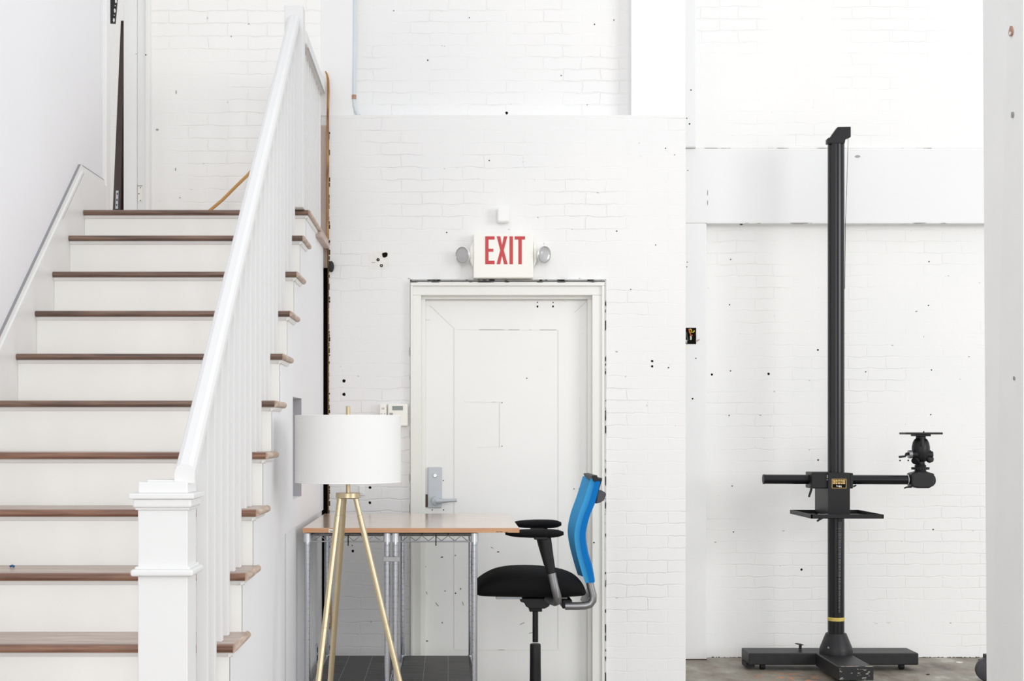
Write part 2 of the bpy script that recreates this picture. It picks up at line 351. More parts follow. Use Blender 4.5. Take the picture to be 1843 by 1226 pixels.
# square column in the right foreground
DC = 6.0
mb = MB(); xf = X(1842, 4.5); yb0, yb1 = 4.5, 4.84
sl_ = (X(1768, yb1)-X(1775, yb1))/(Z(0, yb1)-Z(1226, yb1))
xb = lambda z: X(1775, yb1)+sl_*(z-Z(1226, yb1))
A = [mb.bm.verts.new(p) for p in ((xf, yb0, 0), (2.6, yb0, 0), (2.6, yb1, 0), (xb(0), yb1, 0))]
B = [mb.bm.verts.new(p) for p in ((xf, yb0, TOP), (2.6, yb0, TOP), (2.6, yb1, TOP), (xb(TOP), yb1, TOP))]
mb.loft([A, B])
wr = struct(mb.build('wall_right', mat('column_paint', (246, 246, 245), .6, noise=(5, .5, (242, 242, 241), (1, 1, 1)), bump=(9, .003)), bevel=.004), 'white wall pier at the right edge of the view')
def blot(px, py, rx, ry, d, m, par, name='anchor_hole'):
    c = P(px, py, d); k = d/F; mb = MB(); n = 14
    A = []; B = []
    for i in range(n):
        a = 2*PI*i/n; j = random.uniform(.85, 1.1)
        A.append(mb.bm.verts.new((c.x+math.cos(a)*rx*k*j, d-.0012, c.z+math.sin(a)*ry*k*j)))
        B.append(mb.bm.verts.new((c.x+math.cos(a)*rx*k*j, d+.004, c.z+math.sin(a)*ry*k*j)))
    mb.loft([A, B]); return mb.build(name, m, par)
def sideblot(px, py, rx, ry, m, name, lift=.0):   # the same on the pier's left flank
    u0 = (1842-px)/(1842-1771.0); d = xf*F/(px-VX); n = 12; A = []; B = []; z = Z(py, d); k = d/F
    for i in range(n):
        a = 2*PI*i/n; j = random.uniform(.85, 1.1); yy = d+math.cos(a)*rx*j*(d*d/(F*xf)); zz = z+math.sin(a)*ry*k*j
        xw = xf+(xb(zz)-xf)*(yy-yb0)/(yb1-yb0)
        A.append(mb_.bm.verts.new((xw-.0015-lift, yy, zz))); B.append(mb_.bm.verts.new((xw+.003, yy, zz)))
    mb_.loft([A, B]); return mb_.build(name, m, wr)
for a_ in ((1819, 57, 3.2, 9.5, M['rust'], 'rust_spot', 0), (1819, 60, 1.5, 3, M['white'], 'plug', .001), (1821.8, 207, 1.6, 6, M['seam'], 'gouge', 0), (1824.5, 681, 1.3, 4, M['seam'], 'gouge', 0)):
    mb_ = MB(); sideblot(*a_)

# holes left by anchors, pinholes and chips in the walls
for px, py, r in ((804,418.5,1.2),(1110,416,1.2),(1173.8,650,2.2),(1173.8,659.5,2.2),(619,685.7,3),(619,710,3),(1135,521,1),(666,877.7,2.5),(665.7,905,2.5),
                  (635,992,2.5),(634,982,1),(1203,662,1.3),(1180,441,1),(880.5,289,1.2),(1198,267,1)):
    blot(px, py, r, r, DM, M['dark'], wall_back)
for px, py, r in ((770,108.5,1.2),(912,203.5,2.6),(1070,43.8,1.1),(844.8,32,1),(1010,136,1),(1105,36,1)):
    blot(px, py, r, r*1.1, DR, M['dark'], wall_back, 'chip')
for px, py, r in ((1315,467,1.1),(1313,548.7,1.1),(1314.7,667.7,1.2),(1281.2,674.2,2.1),(1383.3,673,2.2),(1472,630,1.6),(1672,471,1.1),(1671,549.8,1.1),(1676.4,666,1.2),
                  (1675,746.5,1.2),(1312.3,747.9,1.1),(1472.5,828.2,1.6),(1620,829,1.5),(1634.8,829,1.5),(1317.7,874.9,1.1),(1320,957.7,1.1),(1679.4,953.3,1.3),(1442.5,1025.3,2.2),(1558,669.5,1.1)):
    blot(px, py, r, r, DA, M['dark'], wall_alcove)
for px, py, r in ((1246.4,717.8,1.6),(1252.5,645,1.1),(1237,472,.9),(1236,480.5,.9),(1238,307,.9),(1243.7,162,1.2),(1241,223,1.4),(1236,213,1)):
    blot(px, py, r, r, DP if py > 300 else DP-.03, M['dark'], wall_alcove)
blot(1543.5, 281.6, 5, 2.6, DP, M['grey'], wall_alcove, 'stain'); blot(1273.5, 347, .8, 5, DP, M['grey'], wall_alcove, 'scratch'); blot(1273.5, 365, .8, 5, DP, M['grey'], wall_alcove, 'scratch')
blot(1334, 404, 3, .9, DP-.0015, M['dark'], wall_alcove, 'chip')
blot(283, 233.5, 2.6, 1.9, DM, M['grey'], wall_landing, 'chip'); blot(416, 65.7, 1.3, 1.3, DM, M['grey'], wall_landing, 'chip')
blot(317, 166, 1, 4, DM, M['grey'], wall_landing, 'chip'); blot(316, 305, 1, 3, DM, M['grey'], wall_landing, 'chip'); blot(324, 356, 1.6, 1, DM, M['grey'], wall_landing, 'chip')
MB().pbox(664, 700, 452, 484, DM-.0015, .003).build('bare_patch', mat('bare_plaster', (239, 238, 235), .8, noise=(40, .5, (230, 227, 221), (1, 1, 1))), wall_back)
blot(692.7, 459, 5.5, 4.8, DM-.002, M['dark'], wall_back, 'pipe_hole'); blot(680.5, 467.5, 2.9, 2.9, DM-.002, M['dark'], wall_back); blot(686.5, 478.3, 2.9, 2.9, DM-.002, M['dark'], wall_back)
blot(680.6, 467.7, .9, .9, DM-.004, M['grey'], wall_back, 'anchor'); blot(686.5, 478, .9, .9, DM-.004, M['white'], wall_back, 'anchor')
blot(672, 472.5, 4, .6, DM-.002, M['grey'], wall_back, 'scratch')

# ------------------------------------------------------------------ exit door
MB_f = MB(); d = DM-.02
def rect(mb, px0, px1, py0, py1, d, dep): mb.pbox(px0, px1, py0, py1, d, dep)
zf = 0.0
def jamb(mb, px0, px1, pyt, d, back):            # from the head down to the floor
    mb.box(X(px0, d), X(px1, d), d, back, zf, Z(pyt, d))
fm = MB(); jamb(fm, 742, 758, 531.5, DM-.018, DM+.2); jamb(fm, 1066, 1084, 531.5, DM-.018, DM+.2); fm.pbox(742, 1084, 514, 531.5, DM-.018, .218)
door = struct(fm.build('door_1', M['frame_paint'], bevel=.003), 'white painted steel exit door with a silver lever')
fm = MB(); jamb(fm, 738.5, 743, 514.5, DM-.032, DM+.008); jamb(fm, 1083, 1088.5, 514.5, DM-.032, DM+.008); fm.pbox(738.5, 1088.5, 507, 514.5, DM-.032, .04)
fm.build('outer_moulding', M['frame_paint'], door, bevel=.003)
fm = MB(); jamb(fm, 757.5, 765.5, 538.5, DM+.03, DM+.2); jamb(fm, 1057.5, 1066.5, 538.5, DM+.03, DM+.2); fm.pbox(757.5, 1066.5, 531, 538.5, DM+.03, .17)
fm.build('door_stop', M['frame_paint'], door, bevel=.003)
DD = DM+.07
slab = MB().box(X(764.5, DD), X(1058.5, DD), DD, DD+.045, .012, Z(538, DD)).build('door_leaf', M['door_paint'], door, bevel=.002)
MB().pbox(740, 1090, 503.6, 504.5, DM-.034, .03).build('top_joint', M['crack'], door)
MB().pbox(738, 1089, 507.4, 508.4, DM-.034, .002).build('moulding_joint', M['crack'], door)
MB().box(X(1089.1, DM), X(1090.4, DM), DM-.004, DM+.01, 0, Z(505, DM)).build('side_gap', M['crack'], door)
MB().box(X(736.8, DM), X(738.2, DM), DM-.003, DM+.01, 0, Z(560, DM)).build('side_gap', M['crackthin'], door)
MB().box(X(765, DD), X(765.9, DD), DD-.002, DD, 0.01, Z(540, DD)).build('leaf_gap', M['crackthin'], door)
MB().pbox(765, 1058, 538.2, 540, DD-.002, .002).build('leaf_gap', M['seam'], door)
MB().box(X(1056.8, DD), X(1058, DD), DD-.002, DD, 0.01, Z(540, DD)).build('leaf_gap', M['seam'], door)
def line(pts, wd, m, name, d=DD, par=door):
    mb = MB(); k = d/F
    for a, b in zip(pts, pts[1:]):
        A = P(*a, d); B = P(*b, d); t = (B-A).normalized(); n = Vector((-t.z, 0, t.x))*(wd*k/2)
        mb.bm.faces.new([mb.bm.verts.new(v) for v in (A-n+Vector((0,-.0012,0)), B-n+Vector((0,-.0012,0)), B+n+Vector((0,-.0012,0)), A+n+Vector((0,-.0012,0)))])
    r = bmesh.ops.extrude_face_region(mb.bm, geom=list(mb.bm.faces)); bmesh.ops.translate(mb.bm, vec=(0, .002, 0), verts=[v for v in r['geom'] if isinstance(v, bmesh.types.BMVert)])
    return mb.build(name, m, par)
line([(817, 590), (817, 1168)], 1.0, M['seamfaint'], 'panel_seam'); line([(1004.5, 594), (1004.5, 1168)], 1.0, M['seamfaint'], 'panel_seam')
line([(822, 593.5), (1002, 594)], 1.2, M['crackthin'], 'panel_seam'); line([(817, 1170), (1010, 1170)], 1.1, M['crackthin'], 'panel_seam')
line([(775, 551), (816, 590)], .9, M['seamfaint'], 'mitre_seam'); line([(1057, 541), (1034, 563)], .9, M['seamfaint'], 'mitre_seam')
line([(835, 723.5), (899, 724)], 1.0, M['crackthin'], 'patch_edge'); line([(899, 724), (899, 806)], .9, M['seamfaint'], 'patch_edge'); line([(860, 805.5), (900, 803.5)], 1.0, M['crackthin'], 'patch_edge')
MB().pbox(763.5, 774, 550, 576, DD-.006, .006).build('hinge', M['door_paint'], door, bevel=.002)
for px, py, rx, ry in ((967.4,544.3,1.1,1),(967.4,551.7,1.5,2.2),(995.3,544.6,1.1,1),(995.3,551.7,1.4,2.1),(798,865,1,1),(778,918,1.1,1.1),(798.5,918,1.1,1.1),(1033,880,1,1),(1042.7,880,1,1),(1034,917.5,1,1),(1042.7,917,1,1),
                       (819.5,1000,1,1),(820,1068,1.3,1.3),(801,1064,1.3,.8),(829,1060,.8,1.5),(768.5,1154,2.3,.9),(896.5,993.5,2.2,.9),(795.4,1003,2.4,.9),(796,1121,1,1),(903.5,725,.9,.9),(903.5,803.5,.9,.9),(948,681,1.1,1),(765.8,1020,1,1)):
    blot(px, py, rx, ry, DD, M['dark'], door, 'screw_hole')
for a, b in (((784, 1085), (789, 1091)), ((832, 1083), (834.5, 1090)), ((767, 1065), (769, 1070)), ((936, 1124), (944, 1121)), ((952, 1140), (962, 1138)), ((883.5, 985), (888, 987))):
    line([a, b], 1.2, M['seam'], 'scratch')
for px, py in ((1055,583),(1048,590),(1048,600),(1055,608),(945,542),(1018,542)):
    c = P(px, py, DD); MB().lathe([(.0065, 0), (.006, .002), (.003, .0025)], c, (0, -1, 0), 14).build('screw_head', M['door_paint'], door, smooth=True)
blot(1069, 977, 1.4, 1.6, DM-.018, M['dark'], door, 'screw_hole')
lock = MB().pbox(769.8, 795.3, 841, 914.5, DD-.014, .014).build('lock_plate', M['alu'], door, bevel=.005, seg=3)
c = P(783, 856, DD-.014); MB().lathe([(.0105, 0), (.0105, .006), (.008, .008), (.008, .004)], c, (0, -1, 0), 20).build('lock_cylinder', M['chrome'], lock, smooth=True)
MB().box(c.x-.0012, c.x+.0012, c.y-.0095, c.y-.004, c.z-.004, c.z+.004).build('keyhole', M['dark'], lock)
c = P(784.3, 901.5, DD-.014)
MB().lathe([(.0235, 0), (.0245, .02), (.022, .034), (.012, .037)], c, (0, -1, 0), 24).build('lever_rose', M['alu'], lock, smooth=True)
mb = MB(); e = P(822, 900.5, DD-.045); kx = [c+Vector((.005, -.033, 0)), c+Vector((.03, -.036, 0)), (c+e)/2+Vector((.01, -.018, 0)), e]
mb.tube(kx, [.017, .013, .0095, .0095], 12); mb.build('lever', M['alu'], lock, smooth=True)
MB().pbox(765.2, 770, 890, 913, DD-.003, .004).build('strike_hole', M['darkwood'], door)
MB().box(X(765, DD)+.05, X(1058, DD)-.05, DD-.004, DD, .02, .021).build('kick_seam', M['seamfaint'], door)

# ------------------------------------------------------------------ exit sign with two lamp heads
d = DM-.075
t = thing('exit_sign', P(905, 501, DM), 'cream exit sign with red letters and two lamp heads above the door', 'exit sign')
MB().pbox(852, 960, 420, 500.5, d, .075).build('sign_box', M['cream'], t, bevel=.006, seg=3)
k = d-.0015; mb = MB()
def L(px0, px1, py0, py1): mb.pbox(px0, px1, py0, py1, k, .003)
L(873.3,879.3,425.4,475.6); L(879.2,890.2,425.4,431.2); L(879.2,888,447.8,453.2); L(879.2,890.2,469.4,475.6)
L(917,923.2,425.4,475.6); L(926.3,945,425.4,431.2); L(933,939,431.1,475.6)
for poly in ([(894.0,425.4),(900.4,425.4),(903.6,441.5),(906.8,425.4),(913.2,425.4),(906.8,450.3),(913.6,475.6),(907.2,475.6),(903.6,460),(900.2,475.6),(893.8,475.6),(900.4,450.3)],):
    pts = [P(a, b, k) for a, b in poly]; mb.prism([(p.x, p.z) for p in pts], 'xz', k-.0002, k+.003)
mb.build('exit_lettering', M['red'], t)
for sx, cx, cy in ((-1, 834, 459.5), (1, 978, 458.5)):
    px = 852 if sx < 0 else 960
    pts = [P(px, 435, d+.03), P(px+sx*6, 446, d+.03), P(px+sx*6, 470, d+.03), P(px, 482, d+.03)]
    br = MB().prism([(p.x, p.z) for p in pts], 'xz', d+.02, d+.06).build('lamp_bracket', M['cream'], t, bevel=.003)
    c = P(cx, cy, d+.01); ax = Vector((sx*.62, -.78, -.12)).normalized()
    mb = MB().lathe([(.012, -.045), (.024, -.03), (.038, -.008), (.043, .006)], c, ax, 28, cap=False); head = mb.build('lamp_head', M['cream'], t, smooth=True)
    MB().lathe([(.046, .0), (.047, .008), (.044, .011), (.041, .006), (.032, -.012), (.012, -.024)], c, ax, 28).build('reflector', M['reflector'], head, smooth=True)
    MB().lathe([(.0415, .006), (.036, .012), (.018, .0155), (.001, .0165)], c, ax, 28).build('lens', M['glass'], head, smooth=True)
    MB().tube([P(px+sx*1, cy, d+.035), c-ax*.03], .011, 12).build('swivel', M['cream'], head, smooth=True)

o = MB().pbox(895, 917, 373, 400, DM-.055, .055).build('wall_sensor', M['trimw'], bevel=.010, seg=4)
tag(o, 'small white rounded sensor box on the wall above the exit sign', 'sensor')

# thermostat, buttons, switch
t = thing('thermostat', P(715, 767, DM), 'white wall thermostat with a small grey display beside the door', 'thermostat')
MB().pbox(698, 734, 727, 767, DM-.028, .028).build('body', M['cream'], t, bevel=.005, seg=3)
MB().pbox(706, 725.2, 731, 738.5, DM-.0295, .003).build('display', M['lcd'], t)
MB().pbox(701, 707, 743, 747, DM-.030, .003).build('button', M['grey'], t)
t = thing('wall_control', P(689, 765, DM), 'narrow white control box left of the thermostat', 'control box')
MB().pbox(683.5, 695.5, 727.5, 765, DM-.045, .045).build('body', M['cream'], t, bevel=.003)
for px in (686.5, 692.2): MB().pbox(px-.9, px+.9, 744, 745.4, DM-.0462, .002).build('button', M['grey'], t)
MB().pbox(686.8, 692, 734, 734.9, DM-.046, .002).pbox(686.8, 692, 736, 736.9, DM-.046, .002).build('label_print', M['grey'], t)
t = thing('switch_plate', P(651, 892, DM), 'small white plate on the brick wall beneath the lamp shade', 'wall plate')
MB().pbox(646.5, 656.5, 875, 891.5, DM-.01, .01).build('plate', M['trimw'], t, bevel=.002)
MB().pbox(650.6, 652, 888, 889.2, DM-.0112, .002).build('screw', M['grey'], t)

# conduit
dc = DM-.004
t = thing('conduit_pipe', P(640, 207, dc), 'pale blue grey conduit running down the upper brick wall', 'pipe')
pts = [P(638.6, -30, dc+.02), P(638.2, 60, dc+.02), P(637.2, 172, dc+.02), P(637.2, 182, dc+.02), P(638, 191, dc+.02), P(640.5, 200, dc+.02), P(645, 208, dc+.02)]
MB().tube(pts, .0105, 12).build('pipe', M['conduit'], t, smooth=True)
MB().tube([P(637.2, 171, dc+.02), P(637.2, 179, dc+.02)], .0125, 12).build('coupling', M['rust'], t, smooth=True)

# open electrical box with wires
t = thing('electrical_box', P(1243, 620, DP), 'open dark wall box with loose yellow and orange wires', 'electrical box')
MB().pbox(1234.2, 1253, 590, 619.5, DP-.002, .004).build('box_cavity', M['dark'], t)
for nm, pts, r, m in (('yellow_wire', [(1242,592),(1245,595),(1243,598),(1248,598),(1250,595)], .0036, 'ywire'), ('orange_wire', [(1240,592),(1241,598),(1243,602),(1243,607),(1246,603)], .0042, 'owire'),
                      ('white_wire', [(1243,605),(1243.5,608),(1243,612)], .005, 'wwire'), ('green_wire', [(1235.5,598),(1236,605),(1238,611),(1236,617)], .004, 'gwire'), ('white_wire', [(1235.5,612),(1236,618)], .0035, 'wwire'),
                      ('red_wire', [(1252,597),(1252.4,606),(1252,615)], .0028, 'darkwood'), ('loose_wire', [(1252,615),(1256,613),(1259,611)], .0022, 'rust')):
    MB().tube([P(a, b, DP-.008) for a, b in pts], r, 8).build(nm, M[m], t, smooth=True)
blot(1235, 626, 3, 2, DP, mat('pale_yellow_stain', (238, 238, 205), .7), wall_alcove, 'stain')

# ------------------------------------------------------------------ staircase
st = thing('staircase', (-1.16, D4-3*RUN, 0), 'white staircase with brown wooden treads climbing to a landing', 'staircase')
KL = 13; DL = D4+9*RUN; ZL = HC+1.029
def kd(k): return D4+(k-4)*RUN
def kz(k): return ZL if k == KL else Z4+(k-4)*RISE
TH, OV, XS = .0245, .030, -.661
def nose_profile(y0, y1, zt):                      # rounded front edge
    pts = [(y1, zt-TH), (y1, zt)]
    for i in range(9):
        a = PI/2+PI*i/8; pts.append((y0+TH/2+math.cos(a)*TH/2, zt-TH/2+math.sin(a)*TH/2))
    return pts
for k in range(1, KL+1):
    y0, z = kd(k), kz(k); y1 = (DM-.005) if k == KL else y0+RUN+OV+.005
    prf = nose_profile(y0, y0+.034, z)
    tr_o = MB().box(XL+.0005, XR-TH/2, y0+.033, y1, z-TH, z-.0002).build('tread', M['treadtop'], st)
    MB().prism(prf, 'yz', XL+.0005, XR-TH/2).build('nosing', M['tread'] if k >= 8 else M['treadwarm'], tr_o, smooth=True)
    pr = [(XR-TH/2-.001, z-TH), ]                  # rounded return on the open side
    for i in range(9):
        a = -PI/2+PI*i/8; pr.append((XR-TH/2+math.cos(a)*TH/2, z-TH/2+math.sin(a)*TH/2))
    pr.append((XR-TH/2-.001, z))
    MB().prism(pr, 'xz', y0+TH*.35, y1+(0 if k == KL else .02)).build('return_nosing', M['returnwood'], tr_o, smooth=True)
    zb = kz(k-1) if k > 1 else 0
    MB().box(XL+.0005, XS, y0+OV, y0+OV+.02, zb, z-TH).build('riser', M['riser_white'], st)
    cv = MB(); cv.prism([(y0+OV+.001, z-TH), (y0+OV-.012, z-TH), (y0+OV-.011, z-TH-.005), (y0+OV-.005, z-TH-.013), (y0+OV+.001, z-TH-.015)], 'yz', XL+.0005, XS+.012)
    cv.prism([(XS-.001, z-TH), (XS+.012, z-TH), (XS+.011, z-TH-.005), (XS+.005, z-TH-.013), (XS-.001, z-TH-.015)], 'xz', y0+OV-.012, y1)
    cv.build('cove_moulding', M['trimw'], st)
# side wall under the treads with a small square niche
NY0, NY1, NZ0, NZ1 = .661*F/(VX-527), .661*F/(VX-543), Z(893, .661*F/(VX-543)), Z(714, .661*F/(VX-527))
PY, PZ, PR = .661*F/(VX-513.5), Z(960, .661*F/(VX-514)), .008     # recessed lower panel
cuts = [kd(k)+OV+.012 for k in range(1, KL+1)]+[NY0, NY1, PY, DM-.03]; cuts = sorted(cuts)
mb = MB()
for a, b in zip(cuts, cuts[1:]):
    m_ = (a+b)/2; kk = max(k for k in range(1, KL+1) if kd(k)+OV+.012 <= m_+1e-6); zt = kz(kk)-TH
    segs = [(0, zt)]
    if NY0-1e-6 < m_ < NY1: segs = [(0, NZ0), (NZ1, zt)]
    for s0, s1 in segs:
        if m_ > PY:
            if s0 < PZ: mb.box(XS-.14, XS-PR, a, b, s0, min(PZ, s1))
            if s1 > PZ: mb.box(XS-.14, XS, a, b, max(s0, PZ), s1)
        else: mb.box(XS-.14, XS, a, b, s0, s1)
bmesh.ops.remove_doubles(mb.bm, verts=mb.bm.verts, dist=1e-5)
mb.build('side_wall', M['plaster_left'], st)
MB().box(XS-.30, XS-.14, NY0-.1, NY1+.1, NZ0-.1, NZ1+.1).build('niche_back', mat('niche_grey', (214, 213, 217), .7), st)
MB().box(XS-.0005, XS+.0015, PY-.004, PY-.001, .0, PZ).build('panel_edge', M['seam'], st)
MB().box(XS-PR-.001, XS-PR+.014, PY, DM-.03, .0, .19).box(XS-PR-.001, XS-PR+.02, PY, DM-.03, 0, .05).build('skirting', mat('grey_skirting', (196, 196, 200), .5), st, bevel=.003)
MB().box(XS-.005, XR+.004, 7.22, DM-.006, ZL-TH-.028, ZL-TH).build('landing_nosing_block', M['beigeboard'], st, bevel=.004)
MB().box(XS-.14, XS-.0012, NY1-.006, NY1+.0005, NZ0+.0005, NZ1-.0005).build('niche_far_face', mat('grey_niche_face', (176, 175, 179), .7), st)  # thin grey sheet over the niche's far face, darker than its back
# skirt board on the left wall
yb, zb2, SL = 6.662, HC+1.235, RISE/RUN
def sk(off): return [(DLE, zb2+off+.008), (yb+.012, zb2+off+.0), (yb, zb2+off)]
ys0 = 3.3
poly = [(ys0, 0), (DLE, 0), (DLE, zb2-.02), (yb+.03, zb2-.025), (yb, zb2-.035), (ys0, zb2-.035+SL*(ys0-yb))]
MB().prism(poly, 'yz', XL-.018, XL).build('skirt_board', M['trimw'], st)
poly = [(DLE, zb2-.022), (DLE, zb2+.008), (yb, zb2), (ys0, zb2+SL*(ys0-yb)), (ys0, zb2-.037+SL*(ys0-yb)), (yb, zb2-.037), (yb+.03, zb2-.027)]
MB().prism(poly, 'yz', XL-.018, XL-.007).build('skirt_cap', M['trimw'], st)
poly = [(yb, zb2-.0004), (yb, zb2+.0012), (ys0, zb2+.0012+SL*(ys0-yb)), (ys0, zb2-.0004+SL*(ys0-yb))]
MB().prism(poly, 'yz', XL-.018, XL-.0062).build('skirt_gap', M['seam'], st)
poly = [(yb+.03, zb2-.001), (yb+.03, zb2+.0025), (DLE-.02, zb2+.009), (DLE-.02, zb2+.006)]
MB().prism(poly, 'yz', XL-.018, XL-.0062).build('skirt_gap', M['seam'], st)
poly = [(yb+.03, zb2-.036), (yb+.03, zb2-.033), (yb-.34, zb2-.033-SL*.37), (yb-.34, zb2-.035-SL*.37)]
MB().prism(poly, 'yz', XL-.018, XL+.0006).build('skirt_gap', M['seam'], st)
# scuffs on one riser
o = tag(MB().tube([P(18, 1021.5, kd(5)+.2), P(22, 1020, kd(5)+.2), P(26, 1021.8, kd(5)+.2)], .004, 8).build('blue_scrap', M['bluescrap']), 'tiny blue scrap lying at the back of a lower stair tread', 'scrap')
o.location.z += (kz(5)+.004)-min(v.co.z for v in o.data.vertices)-.004

# ------------------------------------------------------------------ stair railing
BX = -.705
rt = thing('stair_railing', (BX, 3.95, kz(2)), 'white railing with square balusters and newel posts on the open side of stairs', 'railing')
w2, th = .027, .05
zbot = lambda y: HC-2.954+SL*y
ya, yz_ = 3.868, 6.61
mb = MB()
pr = [(-w2, 0), (w2, 0), (w2, th*.55), (w2*.8, th*.86), (w2*.4, th), (-w2*.4, th), (-w2*.8, th*.86), (-w2, th*.55)]
A = [mb.bm.verts.new((BX+a, ya, zbot(ya)+b)) for a, b in pr]; B = [mb.bm.verts.new((BX+a, yz_, zbot(yz_)+b)) for a, b in pr]
mb.loft([A, B]); mb.build('handrail', M['rail_white'], rt)
hb = .016
for k in range(3, KL):
    for off in (.082, .214):
        y = kd(k)+off; z0 = kz(k)
        if y+hb > yz_-.01: continue
        mb = MB(); zt0, zt1 = zbot(y-hb)+.002, zbot(y+hb)+.002
        v = [mb.bm.verts.new(p) for p in ((BX-hb,y-hb,z0),(BX+hb,y-hb,z0),(BX+hb,y+hb,z0),(BX-hb,y+hb,z0),(BX-hb,y-hb,zt0),(BX+hb,y-hb,zt0),(BX+hb,y+hb,zt1),(BX-hb,y+hb,zt1))]
        for f in ((3,2,1,0),(4,5,6,7),(0,1,5,4),(1,2,6,5),(2,3,7,6),(3,0,4,7)): mb.bm.faces.new([v[i] for i in f])
        mb.build('baluster', M['rail_white'], rt, bevel=.0015)
# lower newel post, standing on the second tread
dn = 3.85; nx0, nx1 = X(248, dn), X(337.5, dn); ny1 = dn+(nx1-nx0); zn = lambda py: Z(py, dn)
nw = MB().box(nx0, nx1, dn, ny1, kz(2), zn(917)).build('newel_post', M['rail_white'], rt, bevel=.003)
def ringbox(px0, py0, py1, name='newel_moulding', bev=.004):
    e = nx0-X(px0, dn); MB().box(nx0-e, nx1+e, dn-e, ny1+e, zn(py1), zn(py0)).build(name, M['rail_white'], nw, bevel=bev, seg=3)
ringbox(240, 897.5, 914, bev=.006); ringbox(244, 914, 918, bev=.002); ringbox(234.5, 888, 898, bev=.003); ringbox(248, 868, 888.5); ringbox(236.5, 1025, 1037, bev=.006); ringbox(243, 1020, 1026, bev=.004)
MB().box(nx0+.02, nx1-.02, dn+.02, ny1-.02, zn(869), zn(864.5)).build('newel_cap', M['rail_white'], nw, bevel=.003)
# upper newel post on the landing and level guard rail
ux0, ux1 = -.748, -.662; uy0, uy1 = 6.61, 6.70
nu = MB().box(ux0, ux1, uy0, uy1, ZL, HC+1.955).build('newel_post', M['rail_white'], rt, bevel=.004)
gx = -.688
MB().box(gx-.034, gx+.034, uy1, DM-.004, HC+1.80, HC+1.865).build('handrail', M['rail_white'], rt, bevel=.008, seg=3)
MB().box(gx+.0345, gx+.0352, uy1+.06, DM-.03, HC+1.797, HC+1.802).build('rail_gap', M['seam'], rt)
for i in range(8):
    y = uy1+.075+i*.117
    MB().box(gx-.013, gx+.013, y-.013, y+.013, ZL, HC+1.805).build('baluster', M['rail_white'], rt, bevel=.0015)

# ------------------------------------------------------------------ upper doorway trim and leaning things
tr = struct(MB().box(X(222.3, DM-.05), X(246, DM-.05), DM-.05, DM+.02, ZL, TOP).build('door_2', M['trimw'], bevel=.004), 'white door frame on the stair landing')
MB().box(X(246, DM-.05), X(263, DM-.05), DM-.035, DM+.02, ZL, TOP).build('jamb_face', M['trimw'], tr, bevel=.003)
MB().box(X(262, DM-.05), X(269.5, DM-.05), DM-.055, DM+.02, ZL, TOP).build('edge_bead', M['trimw'], tr, bevel=.005)
MB().pbox(247.5, 256, 335, 363, DM-.038, .004).build('hinge_mortise', M['cream'], tr, bevel=.001)
for a, b in ((253, 338), (250, 349), (253, 361)): blot(a, b, .9, .9, DM-.038, M['dark'], tr, 'screw_hole')
MB().pbox(247.5, 256, 334, 335.2, DM-.0395, .003).build('mortise_edge', M['seam'], tr)
blot(245, 97, .9, .9, DM-.05, M['grey'], tr, 'screw_hole'); blot(262.5, 99, 1.2, 1.2, DM-.055, M['dark'], tr, 'screw_hole')
# leaning boards beyond the doorway
dv = 8.0
def lean(name, pts, d, m, lab, cat, dep=.03, par=None):
    q = [P(a, b, d) for a, b in pts]
    o = MB().prism([(p.x, p.z) for p in q], 'xz', d, d+dep).build(name, m, par, bevel=.001)
    if lab: tag(o, lab, cat)
    return o
zf2 = (HC+VY*dv/F-2.42)*F/dv        # px row of the hallway floor at that distance
lb = thing('leaning_board', P(212, zf2, dv), 'tall dark brown board leaning behind the doorway at top of stairs', 'board')
lean('board', [(217.5, 37), (224, 37), (216, zf2), (200, zf2)], dv, M['darkwood'], None, None, par=lb)
lean('hinge_plate', [(208.5, 343), (213.5, 343), (212.5, 376), (207.5, 376)], dv-.004, M['alu'], None, None, .004, par=lb)
for a, b in ((211, 349), (210.5, 360), (210, 369)): blot(a, b, 1, 2, dv-.004, M['dark'], lb, 'screw_hole')
o = lean('dark_board', [(221, 126), (240, 126), (240, zf2+2), (212, zf2+2)], dv+.08, mat('very_dark_panel', (30, 18, 15), .5), 'nearly black panel standing behind the leaning brown board', 'panel')
t = thing('slotted_angle', P(205, 41, dv-.1), 'black slotted metal angle hanging at the top left beside the doorway', 'metal bracket')
da = dv-.1
q = [P(a, b, da) for a, b in ((196, -40), (214, -40), (206.8, 41.5), (196, 41))]
MB().prism([(p.x, p.z) for p in q], 'xz', da, da+.02).build('bracket_arm', M['black'], t)
for i, (a, b) in enumerate(((208.6, 2), (207.3, 10.4), (206.6, 19), (205.6, 27.5), (205, 36.4))):
    big = i % 2 == 0
    blot(a, b, 1.7 if big else .9, 4 if big else 1, da, M['trimw'], t, 'slot')

# tan wooden rod leaning on the landing
dr = DM-.2
q0 = P(378, 377, dr); q1 = P(447, 314, dr); dirv = (q1-q0); foot = q0-dirv*(.0); foot = q0+dirv*((ZL-q0.z)/dirv.z)
o = MB().tube([foot+Vector((0, 0, .006)), q0.lerp(q1, .3)+Vector((.004, 0, -.006)), q0.lerp(q1, .7)+Vector((0, 0, -.003)), q1, q1+(q1-q0)*.35+Vector((0, .12, .06))], .0085, 10).build('extension_cord', M['tancord'], smooth=True)
tag(o, 'tan cord rising from the stair landing behind the handrail', 'cord')

